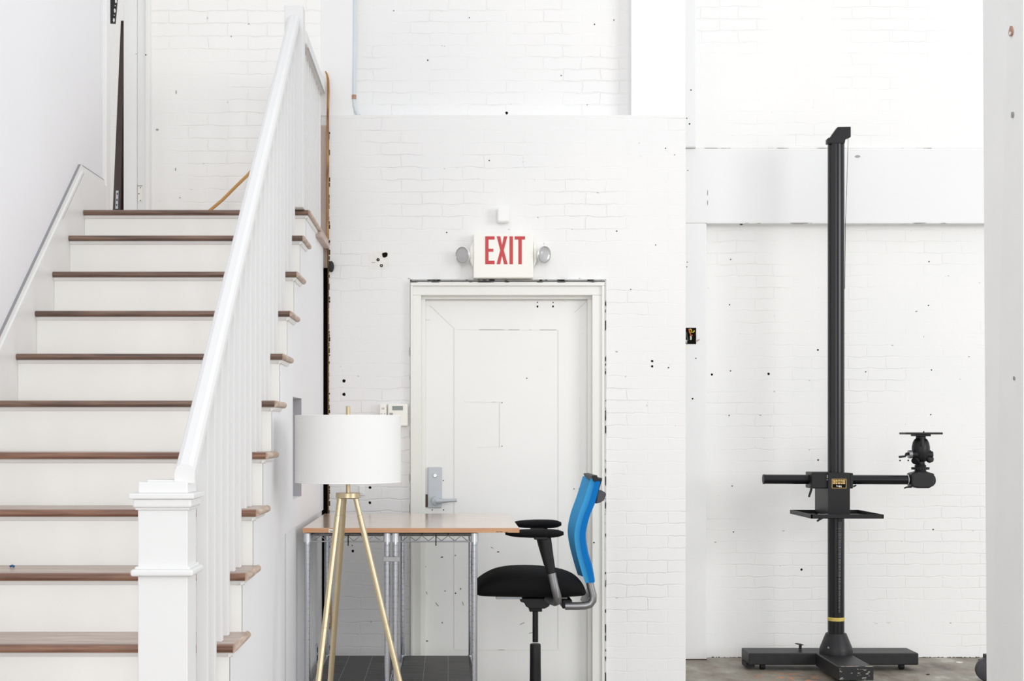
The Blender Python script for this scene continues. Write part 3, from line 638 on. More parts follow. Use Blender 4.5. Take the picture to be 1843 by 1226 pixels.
# raw edge strip, beige board and dark gap at the left end of the back wall
MB().box(X(577, DM)-.01, X(589, DM), DM+.012, DM+.05, ZL-.15, Z(225, DM)).build('edge_board', M['beigeboard'], wall_landing)
mb = MB(); pts = [P(585.5, 128, DM-.006), P(588.5, 134, DM-.006), P(590.3, 144, DM-.006), P(590.8, 165, DM-.006), P(590, 215, DM-.006), P(590, 300, DM-.006), P(589.6, 437, DM-.006)]
mb.tube(pts, [.003, .0055, .007, .007, .0065, .007, .006], 10).build('timber_edge', M['rawwood'], wall_back, smooth=True)
mb = MB(); y = 230.0
pts = []
zz = ZL+.1
while y < 1240:
    h = random.uniform(3, 14); w_ = random.uniform(.3, 2.2) if random.random() < .55 else .2
    a = P(591.2, y+h*.8, DM); b = P(592+w_, y, DM)
    mb.box(a.x, b.x, DM-.003, DM+.01, a.z, b.z); y += h
mb.build('broken_edge', M['leaf'], wall_back)
MB().box(X(590, DM), X(592.2, DM), DM-.002, DM+.06, 0, Z(437, DM)).build('raw_edge', M['rawwood'], wall_back)
struct(MB().box(-.80, XML+.001, DM+.10, DM+.9, 0, ZL-.1).build('gap_darkness', M['dark']), 'black block for the darkness in the gap between the stairs and the brick wall')  # black block added behind the gap, its darkness painted by colour
t = thing('pipe_stub', P(596, 480, DM), 'dark rounded stub sticking out at the left edge of the back wall', 'pipe stub')
c = P(596, 480, DM-.02)
MB().sphere(c, .02, (.8, 1, 1.5)).build('knob', mat('dark_putty', (44, 44, 42), .8, bump=(60, .003)), t, smooth=True)
MB().tube([c, c+Vector((0, .04, 0))], .012, 10).build('stem', M['dark'], t)

# ------------------------------------------------------------------ desk
DF, DB = 6.32, 7.44
zt = HC-.4193; tx0, tx1 = X(545, DF), X(934.6, DF)
dk = thing('tabletop', ((tx0+tx1)/2, (DF+DB)/2, zt-.0215), 'glossy wood tabletop lying across two wire shelving units', 'tabletop')
MB().box(tx0, tx1, DF, DB, zt-.0205, zt).build('board', M['desk'], dk, bevel=.0012)
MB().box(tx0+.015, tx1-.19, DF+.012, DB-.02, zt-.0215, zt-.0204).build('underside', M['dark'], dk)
MB().box(tx0-.0006, tx1+.0006, DF-.0006, DF+.0012, zt-.0202, zt-.0008).build('edge_band', M['deskedge'], dk)
stck = MB().pbox(591.5, 613, 952.3, 958.6, DF-.0013, .001).build('sticker', M['paper'], dk)
for px0, px1, y0, y1 in ((594, 595.2, 955.4, 956.9), (595.6, 597, 955.8, 956.9), (597.4, 598.6, 955.5, 956.8), (599, 600.4, 955.0, 956.9), (609.5, 610.8, 954, 956)): MB().pbox(px0, px1, y0, y1, DF-.002, .001).build('sticker_print', M['dark'], stck)
for a, b in ((902, 957), (896, 957.2), (912, 957.6)): MB().pbox(a-3, a+2, b, b+.9, DF-.0012, .001).build('chipped_edge', M['leaf'], dk)

def shelving(px_l, px_r, lab):
    xl, xr = X(px_l, 6.35), X(px_r, 6.35); yf, yb_ = 6.352, 7.38
    r = .0128; zs = HC-.4545; ztop = zt-.0225; zlow = .2525
    t = thing('wire_shelving_unit', ((xl+xr)/2, (yf+yb_)/2, 0), lab, 'shelving unit', 'chrome wire shelving units under the tabletop')
    for x in (xl, xr):
        for y in (yf, yb_):
            prof = [(.006, 0), (.014, .004), (.014, .012), (.005, .014), (.005, .03), (r, .031)]; z = .04
            while z < ztop-.05:
                prof += [(r, z-.0006), (r, z), (r-.0005, z+.0006), (r-.0005, z+.0016), (r, z+.0022), (r, z+.0028)]; z += .0277
            prof += [(r, ztop-.006), (r-.002, ztop)]
            po = MB().lathe(prof, (x, y, 0), n=18).build('post', M['chrome'], t, smooth=True)
            MB().lathe([(r+.001, zs-.028), (r+.0045, zs-.028), (r+.0035, zs+.011), (r+.001, zs+.012)], (x, y, 0), n=20).build('collar', M['collar'], po, smooth=True)
            MB().lathe([(r+.001, zlow-.028), (r+.0045, zlow-.028), (r+.0035, zlow+.008), (r+.001, zlow+.009)], (x, y, 0), n=20).build('collar', M['collar'], po, smooth=True)
    for nm, z in (('top_shelf', zs), ('bottom_shelf', zlow-.006)):
        mb = MB(); q = .0032
        for y in (yf, yb_):
            mb.tube([(xl, y, z), (xr, y, z)], q, 8); mb.tube([(xl, y, z-.026), (xr, y, z-.026)], q, 8)
            n = 10 if nm == 'top_shelf' else 8; pts = []
            for i in range(n+1):
                x = xl+.03+(xr-xl-.06)*i/n; pts.append((x, y-.001, z-.001 if i % 2 else z-.024))
            mb.tube(pts, .0022, 6)
        for x in (xl, xr):
            mb.tube([(x, yf, z), (x, yb_, z)], q, 8); mb.tube([(x, yf, z-.026), (x, yb_, z-.026)], q, 8)
            pts = [(x, yf+.03+(yb_-yf-.06)*i/28, z-.001 if i % 2 else z-.024) for i in range(29)]
            mb.tube(pts, .0022, 6)
        for i in range(1, 40):
            y = yf+(yb_-yf)*i/40; mb.tube([(xl, y, z+.003), (xr, y, z+.003)], .0018, 6)
        for i in (1, 2): mb.tube([(xl+(xr-xl)*i/3, yf, z-.001), (xl+(xr-xl)*i/3, yb_, z-.001)], .0028, 6)
        mb.build(nm, M['chrome'], t, smooth=True)
    xm = (xl+xr)/2+.004
    MB().tube([(xm, yf-.004, zs+.002), (xm, yf-.005, zs-.045)], .0024, 8).build('wire_tie', M['dark'], t)
    m = thing('shelf_liner', (xm, (yf+yb_)/2, zlow-.001), lab.split(',')[0], 'shelf liner', 'dark grey slatted liners on the bottom shelves')
    MB().box(xl+.012, xr-.012, yf+.012, yb_-.012, zlow-.0005, zlow+.004).build('liner_mat', M['matgrey'], m)
    mb = MB()
    for i in (1, 2): mb.box(xl+(xr-xl)*i/3-.001, xl+(xr-xl)*i/3+.001, yf+.012, yb_-.012, zlow+.004, zlow+.0045)
    mb.build('stitching', M['grey'], m)
    return t, m
u1, m1 = shelving(553, 697, 'chrome wire shelving unit nearest the stairs, under the left half of tabletop')
u2, m2 = shelving(712, 854, 'chrome wire shelving unit nearest the blue chair, under the right half of tabletop')
m1['label'] = 'dark grey slatted liner on the bottom shelf nearest the stairs'
m2['label'] = 'dark grey slatted liner on the bottom shelf nearest the blue chair'
c = P(704, 1006, 6.35)
tag(MB().box(X(690, 6.35), X(720, 6.35), 6.330, 6.334, c.z-.011, c.z+.011).build('post_clip', M['silver'], bevel=.0015), 'metal clip joining the front posts of the two shelving units', 'clip')
o = MB().tube([P(595, 1060, 7.55), P(596, 1120, 7.55), P(597.5, 1150, 7.55), P(602, 1172, 7.55), P(604, 1232, 7.55), P(612, 1247, 7.5)], .0045, 8).build('power_cable', M['tancord'], smooth=True)
tag(o, 'thin tan cord hanging behind the left shelving unit', 'cord')
# outlet on the stair side wall
yy = .661*F/(VX-571)
t = thing('wall_outlet', (XS-PR, yy, Z(1176, yy)), 'silver outlet plate low on the stair side wall behind the shelving', 'outlet')
MB().box(XS-PR-.002, XS-PR+.008, yy-.04, yy+.04, Z(1195, yy), Z(1160, yy)).build('plate', M['alu'], t, bevel=.002)
for q in (-.02, .02): MB().box(XS-PR+.007, XS-PR+.0095, yy-.016, yy+.016, Z(1177, yy)+q-.013, Z(1177, yy)+q+.013).build('socket', M['dark'], t)

# ------------------------------------------------------------------ floor lamp
ld = 5.5; lx = X(626.5, ld)
lp = thing('floor_lamp', (lx, ld, 0), 'brass tripod floor lamp with white drum shade in front of the tabletop', 'lamp')
R = .2015; zt1, zb1 = HC+.0624, HC-.190
mb = MB().lathe([(R, zb1), (R, zt1), (R-.003, zt1), (R-.003, zb1), (R, zb1)], (lx, ld, 0), n=72, cap=False)
sh = mb.build('lamp_shade', M['shade'], lp, smooth=True)
mb = MB()
for z in (zt1-.0006, zb1+.0006):
    pts = [(lx+math.cos(a*PI/36)*(R-.0015), ld+math.sin(a*PI/36)*(R-.0015), z) for a in range(73)]; mb.tube(pts, .0022, 6, cap=False)
mb.build('shade_ring', M['white'], sh, smooth=True)
mb = MB()
for i in range(3):
    a = i*2*PI/3+.4; mb.tube([(lx, ld, zt1-.02), (lx+math.cos(a)*(R-.003), ld+math.sin(a)*(R-.003), zt1-.004)], .002, 6)
mb.build('spider', M['brass'], sh)
zh0, zh1 = Z(897, ld), Z(887, ld)
MB().lathe([(.0085, zh1-.001), (.0085, Z(731, ld)-.002), (.0075, Z(731, ld))], (lx, ld, 0), n=24).build('stem', M['brass'], lp, smooth=True)
MB().lathe([(.016, Z(800, ld)), (.03, Z(795, ld)), (.03, Z(770, ld)), (.01, Z(765, ld))], (lx, ld, 0), n=24).build('bulb', M['white'], lp, smooth=True)
MB().lathe([(.044, zh0), (.0475, zh0+.002), (.0475, zh1-.002), (.045, zh1)], (lx, ld, 0), n=40).build('hub', M['brass'], lp, smooth=True)
for (ax_, ay_), (bx, by) in (((.028, 0), (.302, -.01)), ((-.030, -.024), (-.146, -.25)), ((-.016, .026), (-.118, .25))):
    a = Vector((lx+ax_, ld+ay_, zh0+.004)); b = Vector((lx+bx, ld+by, .008)); dv_ = (b-a)
    lg = MB().tube([a, a+dv_*.06, a+dv_*.061, a+dv_*.42, a+dv_*.4205, a+dv_*.424, a+dv_*.4245, b], [.010, .010, .0112, .0112, .0104, .0104, .0112, .0112], 16).build('leg', M['brass'], lp, smooth=True)
    MB().lathe([(.012, 0), (.0125, .006), (.0112, .012)], (b.x, b.y, 0), n=16).build('foot_pad', M['blackplas'], lg, smooth=True)

# ------------------------------------------------------------------ office chair
cy = 6.86
ch = thing('office_chair', (X(963, cy), cy, 0), 'tall office chair with blue mesh back and black seat beside the tabletop', 'chair')
cx = X(963.5, cy)
# seat: cushion lofted along its depth
def seat_mesh():
    mb = MB(); n = 36
    prof = [(855, 1061, 1066, .5), (856.5, 1053, 1071, .78), (862, 1046, 1074, .9), (872, 1039, 1075, .96), (885, 1031.5, 1075.5, .99), (900, 1026, 1076, 1), (922, 1022.5, 1076.5, 1), (950, 1021.5, 1077, 1), (980, 1023, 1077, 1),
            (1008, 1026.5, 1076.5, .98), (1030, 1032.5, 1076, .95), (1044, 1040.5, 1075, .9), (1051, 1049, 1074, .82), (1054.5, 1059, 1071, .65), (1055, 1064, 1068, .45)]
    yc, b = 6.86, .24; R = []
    for px, t_, b_, w_ in prof:
        x = X(px, 6.72); zt_, zb_ = Z(t_, 6.80), Z(b_, 6.72); zc, hh = (zt_+zb_)/2, (zt_-zb_)/2; row = []
        for i in range(n):
            a = 2*PI*i/n; c_, s_ = math.cos(a), math.sin(a)
            uy = math.copysign(abs(c_)**(2/3.4), c_); uz = math.copysign(abs(s_)**(2/2.6), s_)
            row.append(mb.bm.verts.new((x, yc+uy*b*w_, zc+uz*hh)))
        R.append(row)
    mb.loft(R); return mb
seat = seat_mesh().build('seat', M['blackfab'], ch, smooth=True, sub=1)
zs_ = Z(1075, 6.7)
MB().box(X(893, 6.7), X(940, 6.7), 6.72, 7.0, zs_-.012, zs_+.006).build('seat_pan', M['alu'], ch, bevel=.003)
MB().prism([(X(934, cy), Z(1072, cy)), (X(991, cy), Z(1072, cy)), (X(989, cy), Z(1080, cy)), (X(984, cy), Z(1087, cy)), (X(977, cy), Z(1090.5, cy)), (X(950, cy), Z(1090.5, cy)), (X(944, cy), Z(1086, cy)), (X(941, cy), Z(1080, cy)), (X(934, cy), Z(1078, cy))], 'xz', 6.74, 6.98).build('tilt_mechanism', M['blackplas'], ch, bevel=.004)
MB().tube([P(984, 1077, 6.7), P(1021, 1076.5, 6.7)], .0045, 8).build('adjuster_rod', M['silver'], ch)
MB().box(X(984, 6.72), X(996, 6.72), 6.71, 6.75, Z(1083, 6.72), Z(1073, 6.72)).build('adjuster_knob', M['blackplas'], ch, bevel=.004)
MB().box(X(952.3, cy), X(975, cy), cy-.03, cy+.03, Z(1100, cy), Z(1089, cy)).build('column_block', M['blackplas'], ch, bevel=.003)
MB().lathe([(.0138, .40), (.0138, Z(1099, cy))], (cx, cy, 0), n=24).build('gas_lift', M['blackpole'], ch, smooth=True)
MB().lathe([(.028, .10), (.0262, .3), (.0258, Z(1161, cy)), (.024, Z(1159, cy))], (cx, cy, 0), n=28).build('column_sleeve', M['blackplas'], ch, smooth=True)
MB().lathe([(.05, .075), (.055, .09), (.045, .125), (.027, .14)], (cx, cy, 0), n=28).build('base_hub', M['blackplas'], ch, smooth=True)
for i in range(5):
    a = i*2*PI/5+.3; e = Vector((cx+math.cos(a)*.30, cy+math.sin(a)*.30, .085))
    arm = MB().tube([(cx+math.cos(a)*.03, cy+math.sin(a)*.03, .105), (cx+math.cos(a)*.16, cy+math.sin(a)*.16, .10), e], [.028, .022, .014], 10).build('base_leg', M['blackplas'], ch, smooth=True)
    tv = Vector((-math.sin(a), math.cos(a), 0)); cc = Vector((e.x, e.y, .028))
    MB().lathe([(.020, -.024), (.028, -.020), (.028, -.006), (.012, -.004), (.012, .004), (.028, .006), (.028, .020), (.020, .024)], cc, tv, 20).tube([cc+Vector((0, 0, .02)), e], .008, 8).build('caster', M['blackplas'], arm, smooth=True)
# armrests: near and far
def armrest(d, px0, px1, pyt, pyb, tilt, near):
    x0, x1 = X(px0, d), X(px1, d); zt_, zb_ = Z(pyt, d), Z(pyb, d)
    mb = MB(); n = 20; R = []
    for j in range(13):
        u = j/12; x = x0+(x1-x0)*u
        e = (1-abs(2*u-1)**5)**.5 if 0 < u < 1 else .4
        th_ = (zt_-zb_)/2*max(e, .3)*(.8+.25*min(1, u*2.2)); wd = .045*max(e, .45)
        zc = (zt_+zb_)/2
        R.append([mb.bm.verts.new((x, d+math.cos(2*PI*i/n)*wd, zc+math.sin(2*PI*i/n)*th_)) for i in range(n)])
    mb.loft(R); pad = mb.build('arm_pad', M['blackfab'], ch, smooth=True)
    s = (px1-px0)/105.0; o_ = px0-909.5
    z_lo = Z(1033, d)
    mb = MB()
    def sec(pxa, pxb, py, w_):
        xa, xb, z = X(pxa, d), X(pxb, d), Z(py, d); c_ = (xa+xb)/2; r_ = (xb-xa)/2
        return [mb.bm.verts.new((c_+math.cos(2*PI*i/20)*r_, d+math.sin(2*PI*i/20)*w_, z)) for i in range(20)]
    o2 = 0 if near else -6; dy = 0 if near else -16
    mb.loft([sec(961+o2, 991+o2, 966+dy, .022), sec(967+o2, 992+o2, 969+dy, .022), sec(975+o2, 996+o2, 1000+dy, .018), sec(985+o2, 1001+o2, 1034+dy, .015)])
    sup = mb.build('arm_support', M['blackplas'], ch, smooth=True)
    MB().box(X(961+o2, d), X(985+o2, d), d-.028, d+.028, Z(971+dy, d), Z(964+dy, d)).build('arm_slide', M['blackplas'], sup, bevel=.003)
    c0 = cy+(d-cy)*.55
    pts = [P(993+o2, 1032+dy, d), P(998+o2, 1055+dy*.8, d), P(1003+o2, 1074+dy*.6, d), P(1003+o2, 1082+dy*.4, d+(c0-d)*.15), P(999+o2, 1084+dy*.4, d+(c0-d)*.5), P(985, 1079, c0)]
    MB().tube(pts, [.0195, .0195, .0195, .0195, .019, .017], 18).build('arm_tube', M['silver'], sup, smooth=True)
    return pad
armrest(6.60, 909.5, 1014, 952.5, 968, 1, True)
armrest(7.11, 921.5, 1010, 935.5, 951, 1, False)
# backrest
fr = [(1062.5,861.7),(1051,899),(1039.6,931),(1033.5,963),(1037,993),(1046.5,1029.6),(1053,1049.7)]
re = [(1080.7,863),(1071.6,901.7),(1060,931),(1053,963),(1056.8,995),(1064.8,1022.8),(1069.3,1049)]
def catm(p, m=5):
    out = []
    for i in range(len(p)-1):
        a, b, c_, e = p[max(i-1, 0)], p[i], p[i+1], p[min(i+2, len(p)-1)]
        for j in range(m):
            t = j/m
            out.append(tuple(.5*((2*b[k])+(-a[k]+c_[k])*t+(2*a[k]-5*b[k]+4*c_[k]-e[k])*t*t+(-a[k]+3*b[k]-3*c_[k]+e[k])*t**3) for k in (0, 1)))
    out.append(p[-1]); return out
frc, rec = catm(fr), catm(re)
yn, yf_ = 6.66, 7.06; nb = len(frc)
# the near rim: rear half of the measured profile is the wrapped side, front half the mesh beyond
mid = [((a[0]+b[0])/2+0.5, (a[1]+b[1])/2) for a, b in zip(frc, rec)]
def sheet(front, back_, cols):
    mb = MB(); G = []
    for i in range(nb):
        row = []
        for j in range(cols+1):
            v = j/cols; y = yn+(yf_-yn)*v; bow = .030*(1-(2*v-1)**2)
            pf = P(*front[i], yn); pb = P(*back_[i], yn)
            row.append((Vector((pf.x+bow, y, pf.z)), Vector((pb.x+bow*.6, y, pb.z))))
        G.append(row)
    A = [[mb.bm.verts.new(c_[0]) for c_ in r] for r in G]; B = [[mb.bm.verts.new(c_[1]) for c_ in r] for r in G]
    for i in range(nb-1):
        for j in range(cols):
            mb.bm.faces.new((A[i][j], A[i+1][j], A[i+1][j+1], A[i][j+1])); mb.bm.faces.new((B[i][j], B[i][j+1], B[i+1][j+1], B[i+1][j]))
        mb.bm.faces.new((A[i][0], B[i][0], B[i+1][0], A[i+1][0])); mb.bm.faces.new((A[i][cols], A[i+1][cols], B[i+1][cols], B[i][cols]))
    for j in range(cols):
        mb.bm.faces.new((A[0][j], A[0][j+1], B[0][j+1], B[0][j])); mb.bm.faces.new((A[-1][j], B[-1][j], B[-1][j+1], A[-1][j+1]))
    return mb
bk = sheet(mid, rec, 12).build('backrest', M['blue'], ch, smooth=True)
fw = [(a[0]+.3, a[1]) for a in frc]
# front mesh set slightly inwards from the near rim
mb = MB(); cols = 12; A = []; B = []
for i in range(nb):
    ra, rb = [], []
    for j in range(cols+1):
        v = j/cols; y = yn+.012+(yf_-yn-.024)*v; bow = .026*(1-(2*v-1)**2)
        k_ = (yn+.012)
        ra.append(mb.bm.verts.new(P(*fw[i], k_)+Vector((bow, y-k_, 0)))); rb.append(mb.bm.verts.new(P(*mid[i], k_)+Vector((bow+.001, y-k_, 0))))
    A.append(ra); B.append(rb)
for i in range(nb-1):
    for j in range(cols):
        mb.bm.faces.new((A[i][j], A[i+1][j], A[i+1][j+1], A[i][j+1])); mb.bm.faces.new((B[i][j], B[i][j+1], B[i+1][j+1], B[i+1][j]))
    mb.bm.faces.new((A[i][0], B[i][0], B[i+1][0], A[i+1][0])); mb.bm.faces.new((A[i][cols], A[i+1][cols], B[i+1][cols], B[i][cols]))
for j in range(cols):
    mb.bm.faces.new((A[0][j], A[0][j+1], B[0][j+1], B[0][j])); mb.bm.faces.new((A[-1][j], B[-1][j], B[-1][j+1], A[-1][j+1]))
fmesh = mb.build('front_mesh', M['bluelight'], bk, smooth=True); fmesh['label'] = 'lighter blue front mesh'
q = [P(a, b, 6.7) for a, b in ((1063, 855.8), (1073, 855.2), (1074.5, 861), (1082, 860), (1081.5, 866), (1072, 865), (1069, 867), (1066, 864.5))]
MB().prism([(p.x, p.z) for p in q], 'xz', 6.655, 7.06).build('top_rail', M['blackplas'], bk, bevel=.002)
line([(1081.5, 866), (1077, 882)], 2.2, M['blackplas'], 'rear_strip', 6.70, bk)
q = [P(a, b, 6.75) for a, b in ((1074, 882), (1082, 882.5), (1088.5, 886.5), (1089, 890), (1085, 900), (1078, 904), (1070, 906))]
MB().prism([(p.x, p.z) for p in q], 'xz', 6.70, 7.02).build('back_bracket', mat('dark_grey_plastic', (74, 73, 78), .5), bk, bevel=.004)
for yy_ in (6.69,):
    pts = [P(a, b, 6.69) for a, b in ((1061, 1046), (1063.5, 1058), (1067.5, 1072), (1067, 1081), (1062, 1088), (1053, 1090.5), (1040, 1091), (1017, 1091))]
    pts = [Vector((p.x, yy_, p.z)) for p in pts]; pts[-1].y = yy_
    MB().tube(pts, .0178, 18).build('back_tube', M['silver'], bk, smooth=True)
MB().box(X(1012, 6.7), X(1030, 6.7), 6.70, 7.02, Z(1096, 6.7), Z(1080, 6.7)).build('cross_bar', M['blackplas'], bk, bevel=.005)
MB().prism([(X(1050, 6.8), Z(1088, 6.8)), (X(1058, 6.8), Z(1070, 6.8)), (X(1063, 6.8), Z(1066, 6.8)), (X(1062, 6.8), Z(1086, 6.8))], 'xz', 6.74, 6.98).build('tube_gusset', M['silver'], bk, bevel=.003)

# ------------------------------------------------------------------ camera stand
sd = 8.44; sx = X(1504.7, sd)
cs = thing('studio_camera_stand', (sx, sd, 0), 'tall black studio camera stand with a horizontal arm and heavy base', 'camera stand')
zt2 = .1037
base = MB().box(X(1348, 8.45), X(1653.4, 8.45), 8.45, 8.668, .034, zt2).build('base_bar', M['scuffed'], cs, bevel=.006)
fl = MB().box(X(1509, 7.96), X(1572.6, 7.96), 7.96, 8.452, .028, zt2+.001).build('front_foot', M['scuffed'], cs, bevel=.005)
MB().box(X(1509, 7.96)+.004, X(1572.6, 7.96)-.004, 7.9588, 7.9605, .03, zt2-.003).build('chipped_end', M['chipped'], fl)
MB().box(X(1509, 7.96)+.003, X(1572.6, 7.96)-.003, 7.962, 7.978, zt2+.0005, zt2+.0016).build('worn_edge', crack_mat('worn_rim', 30, .47, (176, 170, 150), (66, 66, 66)), fl)
MB().box(X(1336, 8.6), X(1352, 8.6), 8.5, 8.62, .012, .04).build('levelling_foot', M['blackplas'], base)
for px in (1372, 1622):
    c = Vector((X(px, 8.5), 8.50, .021)); MB().lathe([(.018, -.014), (.021, -.01), (.021, .01), (.018, .014)], c, (1, 0, 0), 18).box(c.x-.016, c.x+.016, c.y-.012, c.y+.012, .03, .036).build('caster', M['blackplas'], base, smooth=True)
for yy_ in (8.02,):
    c = Vector((X(1535, 8.02), yy_, .021)); MB().lathe([(.018, -.014), (.021, -.01), (.021, .01), (.018, .014)], c, (1, 0, 0), 18).build('caster', M['blackplas'], fl, smooth=True)
mb = MB().tube([P(1440, 1168, 8.58)+Vector((0,0,-.004)), P(1440.5, 1161, 8.58)], .0085, 12); pq = P(1438.5, 1160.3, 8.58)
mb.lathe([(.018, -.001), (.026, .001), (.026, .003), (.020, .005)], pq, (.12, 0, 1), 20); mb.build('lock_pedal', M['scuffed'], base, smooth=True)
prof = [(.0955, zt2-.002), (.0955, Z(1169, sd)), (.092, Z(1165, sd)), (.062, Z(1142, sd)), (.058, Z(1139.5, sd)), (.048, Z(1139, sd))]
MB().lathe(prof, (sx, sd, 0), n=40).build('base_cone', M['scuffed'], cs, smooth=True)
blot(1491, 1166, 1.5, 1.8, sd-.101, M['silver'], cs, 'scuff_mark')
pr_ = .0478; ztop = Z(252, sd)
# column with a flat toothed track on its front left
col = MB().lathe([(pr_, zt2), (pr_, ztop)], (sx, sd, 0), n=48).build('column', M['blackpole'], cs, smooth=True)
MB().box(sx-.036, sx-.016, sd-pr_-.001, sd-pr_+.016, Z(930, sd), ztop-.01).build('rack_track', M['blackplas'], col, bevel=.001)
mb = MB(); z = Z(1100, sd)
while z < Z(940, sd):
    w_ = .006+.010*((z-Z(1100, sd))/(Z(940, sd)-Z(1100, sd)))
    mb.box(sx+.004-w_*.3, sx+.004+w_, sd-pr_-.0012, sd-pr_+.002, z, z+.0016); z += .0085
mb.build('height_scale', M['grey'], col)
MB().lathe([(pr_+.0008, Z(1117, sd)), (pr_+.0012, Z(1116.5, sd)), (pr_+.0012, Z(1111, sd)), (pr_+.0008, Z(1110.5, sd))], (sx, sd, 0), n=48).build('tape_ring', M['yellow'], col, smooth=True)
q = [P(a, b, sd-.05) for a, b in ((1489, 258.5), (1489, 249.5), (1494, 248), (1508, 228.3), (1531.5, 227.8), (1531.5, 246.5), (1522, 250.5), (1520.5, 258)) ]
MB().prism([(p.x, p.z) for p in q], 'xz', sd-.05, sd-.01).build('top_cap', M['black'], col, bevel=.003)
MB().lathe([(.0485, Z(258, sd)), (.0495, Z(257, sd)), (.0495, Z(249.5, sd)), (.047, Z(248.5, sd))], (sx, sd, 0), n=40).build('cap_collar', M['black'], col, smooth=True)
MB().tube([P(1526.5, 249, sd), P(1525.5, 290, sd), P(1523.3, 350, sd), P(1521.7, 400, sd), P(1520.5, 520, sd)], .0013, 6).build('counterweight_cable', M['dark'], cs, smooth=True)
# carriage
bf, bb = 8.27, 8.57
cb = MB().box(X(1490.5, bf), X(1530, bf), bf, bb, Z(927, bf), Z(851.5, bf)).build('carriage_box', M['black'], cs, bevel=.002)
MB().box(X(1479.3, 8.45), X(1491, bf), bf+.03, bb, Z(926, 8.35), Z(880, 8.35)).build('side_plate', M['blackplas'], cb, bevel=.002)
for a, b, y0_, y1_ in ((1460.5, 1491, 850, 879.5), (1529, 1535.3, 851.5, 879.5)):
    MB().box(X(a, bf+.02), X(b, bf+.02), bf+.015, bf+.16, Z(y1_, bf+.02), Z(y0_, bf+.02)).build('arm_clamp', M['black'], cb, bevel=.005)
# printed badge
MB().pbox(1497.3, 1523.3, 862.3, 879, bf-.0012, .0015).build('badge_border', M['gold'], cb, bevel=.001)
bdg = MB().pbox(1498.2, 1522.4, 863.1, 878.2, bf-.0018, .0015).build('badge', M['dark'], cb)
mb = MB(); lt = MB()
for i, chh in enumerate('CAMBO'):
    a = 1499.3+i*4.5; mb.pbox(a, a+3.5, 864, 871.2, bf-.0024, .001)
    p = P(a+.75, 870.1, bf-.0026); text_mesh(lt, chh, p.x, p.y, p.z, 5.0*bf/F, 2.1*bf/F, bold=.0)
mb.build('badge_blocks', M['gold'], bdg); lt.build('badge_letters', M['dark'], bdg)
mb = MB()                                           # unreadable white script under the blocks
for a, b, c_, e in ((1505.6,1506.3,873,876.2),(1506.3,1508,874.3,875),(1507.4,1508,874.3,876.2),(1508.6,1510.2,874.3,876.2),(1510.4,1512.2,874.3,877.2),(1512.6,1513.2,874.3,876.2),(1513.8,1514.6,874.2,877.4)): mb.pbox(a, b, c_, e, bf-.0026, .001)
mb.build('badge_script', M['white'], bdg)
MB().pbox(1488.2, 1489.9, 855, 860.8, bf+.0138, .002).pbox(1488, 1489.9, 862.8, 864.6, bf+.0138, .002).build('index_mark', M['white'], cb)
ty = 8.36; tz = Z(863, ty); tr_ = .0272
arm = MB().tube([(X(1375, ty), ty, Z(862.6, ty)), (X(1655, ty), ty, Z(864, ty))], tr_, 32).build('horizontal_arm', M['blackpole'], cs, smooth=True)
MB().tube([(X(1373.4, ty), ty, Z(862.6, ty)), (X(1376, ty), ty, Z(862.6, ty))], tr_+.0008, 32).build('arm_end_cap', M['blackplas'], arm, smooth=True)
MB().tube([P(1461, 872, bf+.03), P(1460, 882, bf), P(1456, 894.5, bf-.01)], [.006, .007, .006], 10).build('clamp_lever', M['blackplas'], cb, smooth=True)
MB().tube([P(1536, 876, bf+.05), P(1541, 873.5, bf+.05)], [.006, .004], 8).build('clamp_knob', M['blackplas'], cb, smooth=True)
# tray
y0t, y1t = 8.10, 8.60; tx = (X(1460.5, y0t), X(1590.6, y0t)); tzt, tzb = Z(926.3, y0t), Z(933.8, y0t)
mb = MB(); tk = .006
mb.box(tx[0]-.002, tx[1], y0t, y0t+tk, tzb, tzt); mb.box(tx[0], tx[1], y1t-tk, y1t, tzb, tzt)
mb.box(tx[0]-.002, tx[0]+tk, y0t, y1t, tzb, tzt); mb.box(tx[1]-tk, tx[1], y0t, y1t, tzb, tzt); mb.box(tx[0], tx[1], y0t, sd-.055, tzb, tzb+.003)
mb.box(tx[0], sx-.055, sd-.055, y1t, tzb, tzb+.003); mb.box(sx+.055, tx[1], sd-.055, y1t, tzb, tzb+.003)
try_ = mb.build('accessory_tray', M['black'], cs)
MB().tube([P(1481, 932, y0t+.02), P(1476, 934.5, y0t-.0), P(1471, 938, y0t-.01)], [.006, .0065, .0055], 10).build('tray_lever', M['blackplas'], try_, smooth=True)
MB().pbox(1471.5, 1490.5, 925.2, 925.9, y0t+.01, .002).build('tray_scratch', M['grey'], try_)
# pan and tilt head at the right end of the arm
hx = X(1657, ty)
mb = MB().prism([(X(a, ty), Z(b, ty)) for a, b in ((1636, 852), (1649, 848.6), (1664, 848.6), (1677.5, 852.5), (1678, 873), (1668, 878.5), (1648, 878.5), (1636.5, 875))], 'xz', ty-.045, ty+.045)
sb = mb.build('head_socket', M['black'], cs, bevel=.008, seg=3)
MB().tube([(X(1676, ty), ty, Z(864.5, ty)), (X(1682, ty), ty, Z(864.5, ty))], .026, 24).build('socket_cap', M['blackplas'], sb, smooth=True, bevel=.003)
MB().lathe([(.0288, 0), (.0300, .001), (.0300, .003), (.0288, .004)], (X(1639, ty-.045)-.005, ty, Z(863.5, ty)), (1, 0, 0), 32).build('socket_ring', M['wwire'], sb, smooth=True)
MB().tube([P(1640, 876.5, ty-.03), P(1632, 877, ty-.05), P(1627.2, 879, ty-.05)], [.006, .005, .004], 8).build('socket_lever', M['blackplas'], sb, smooth=True)
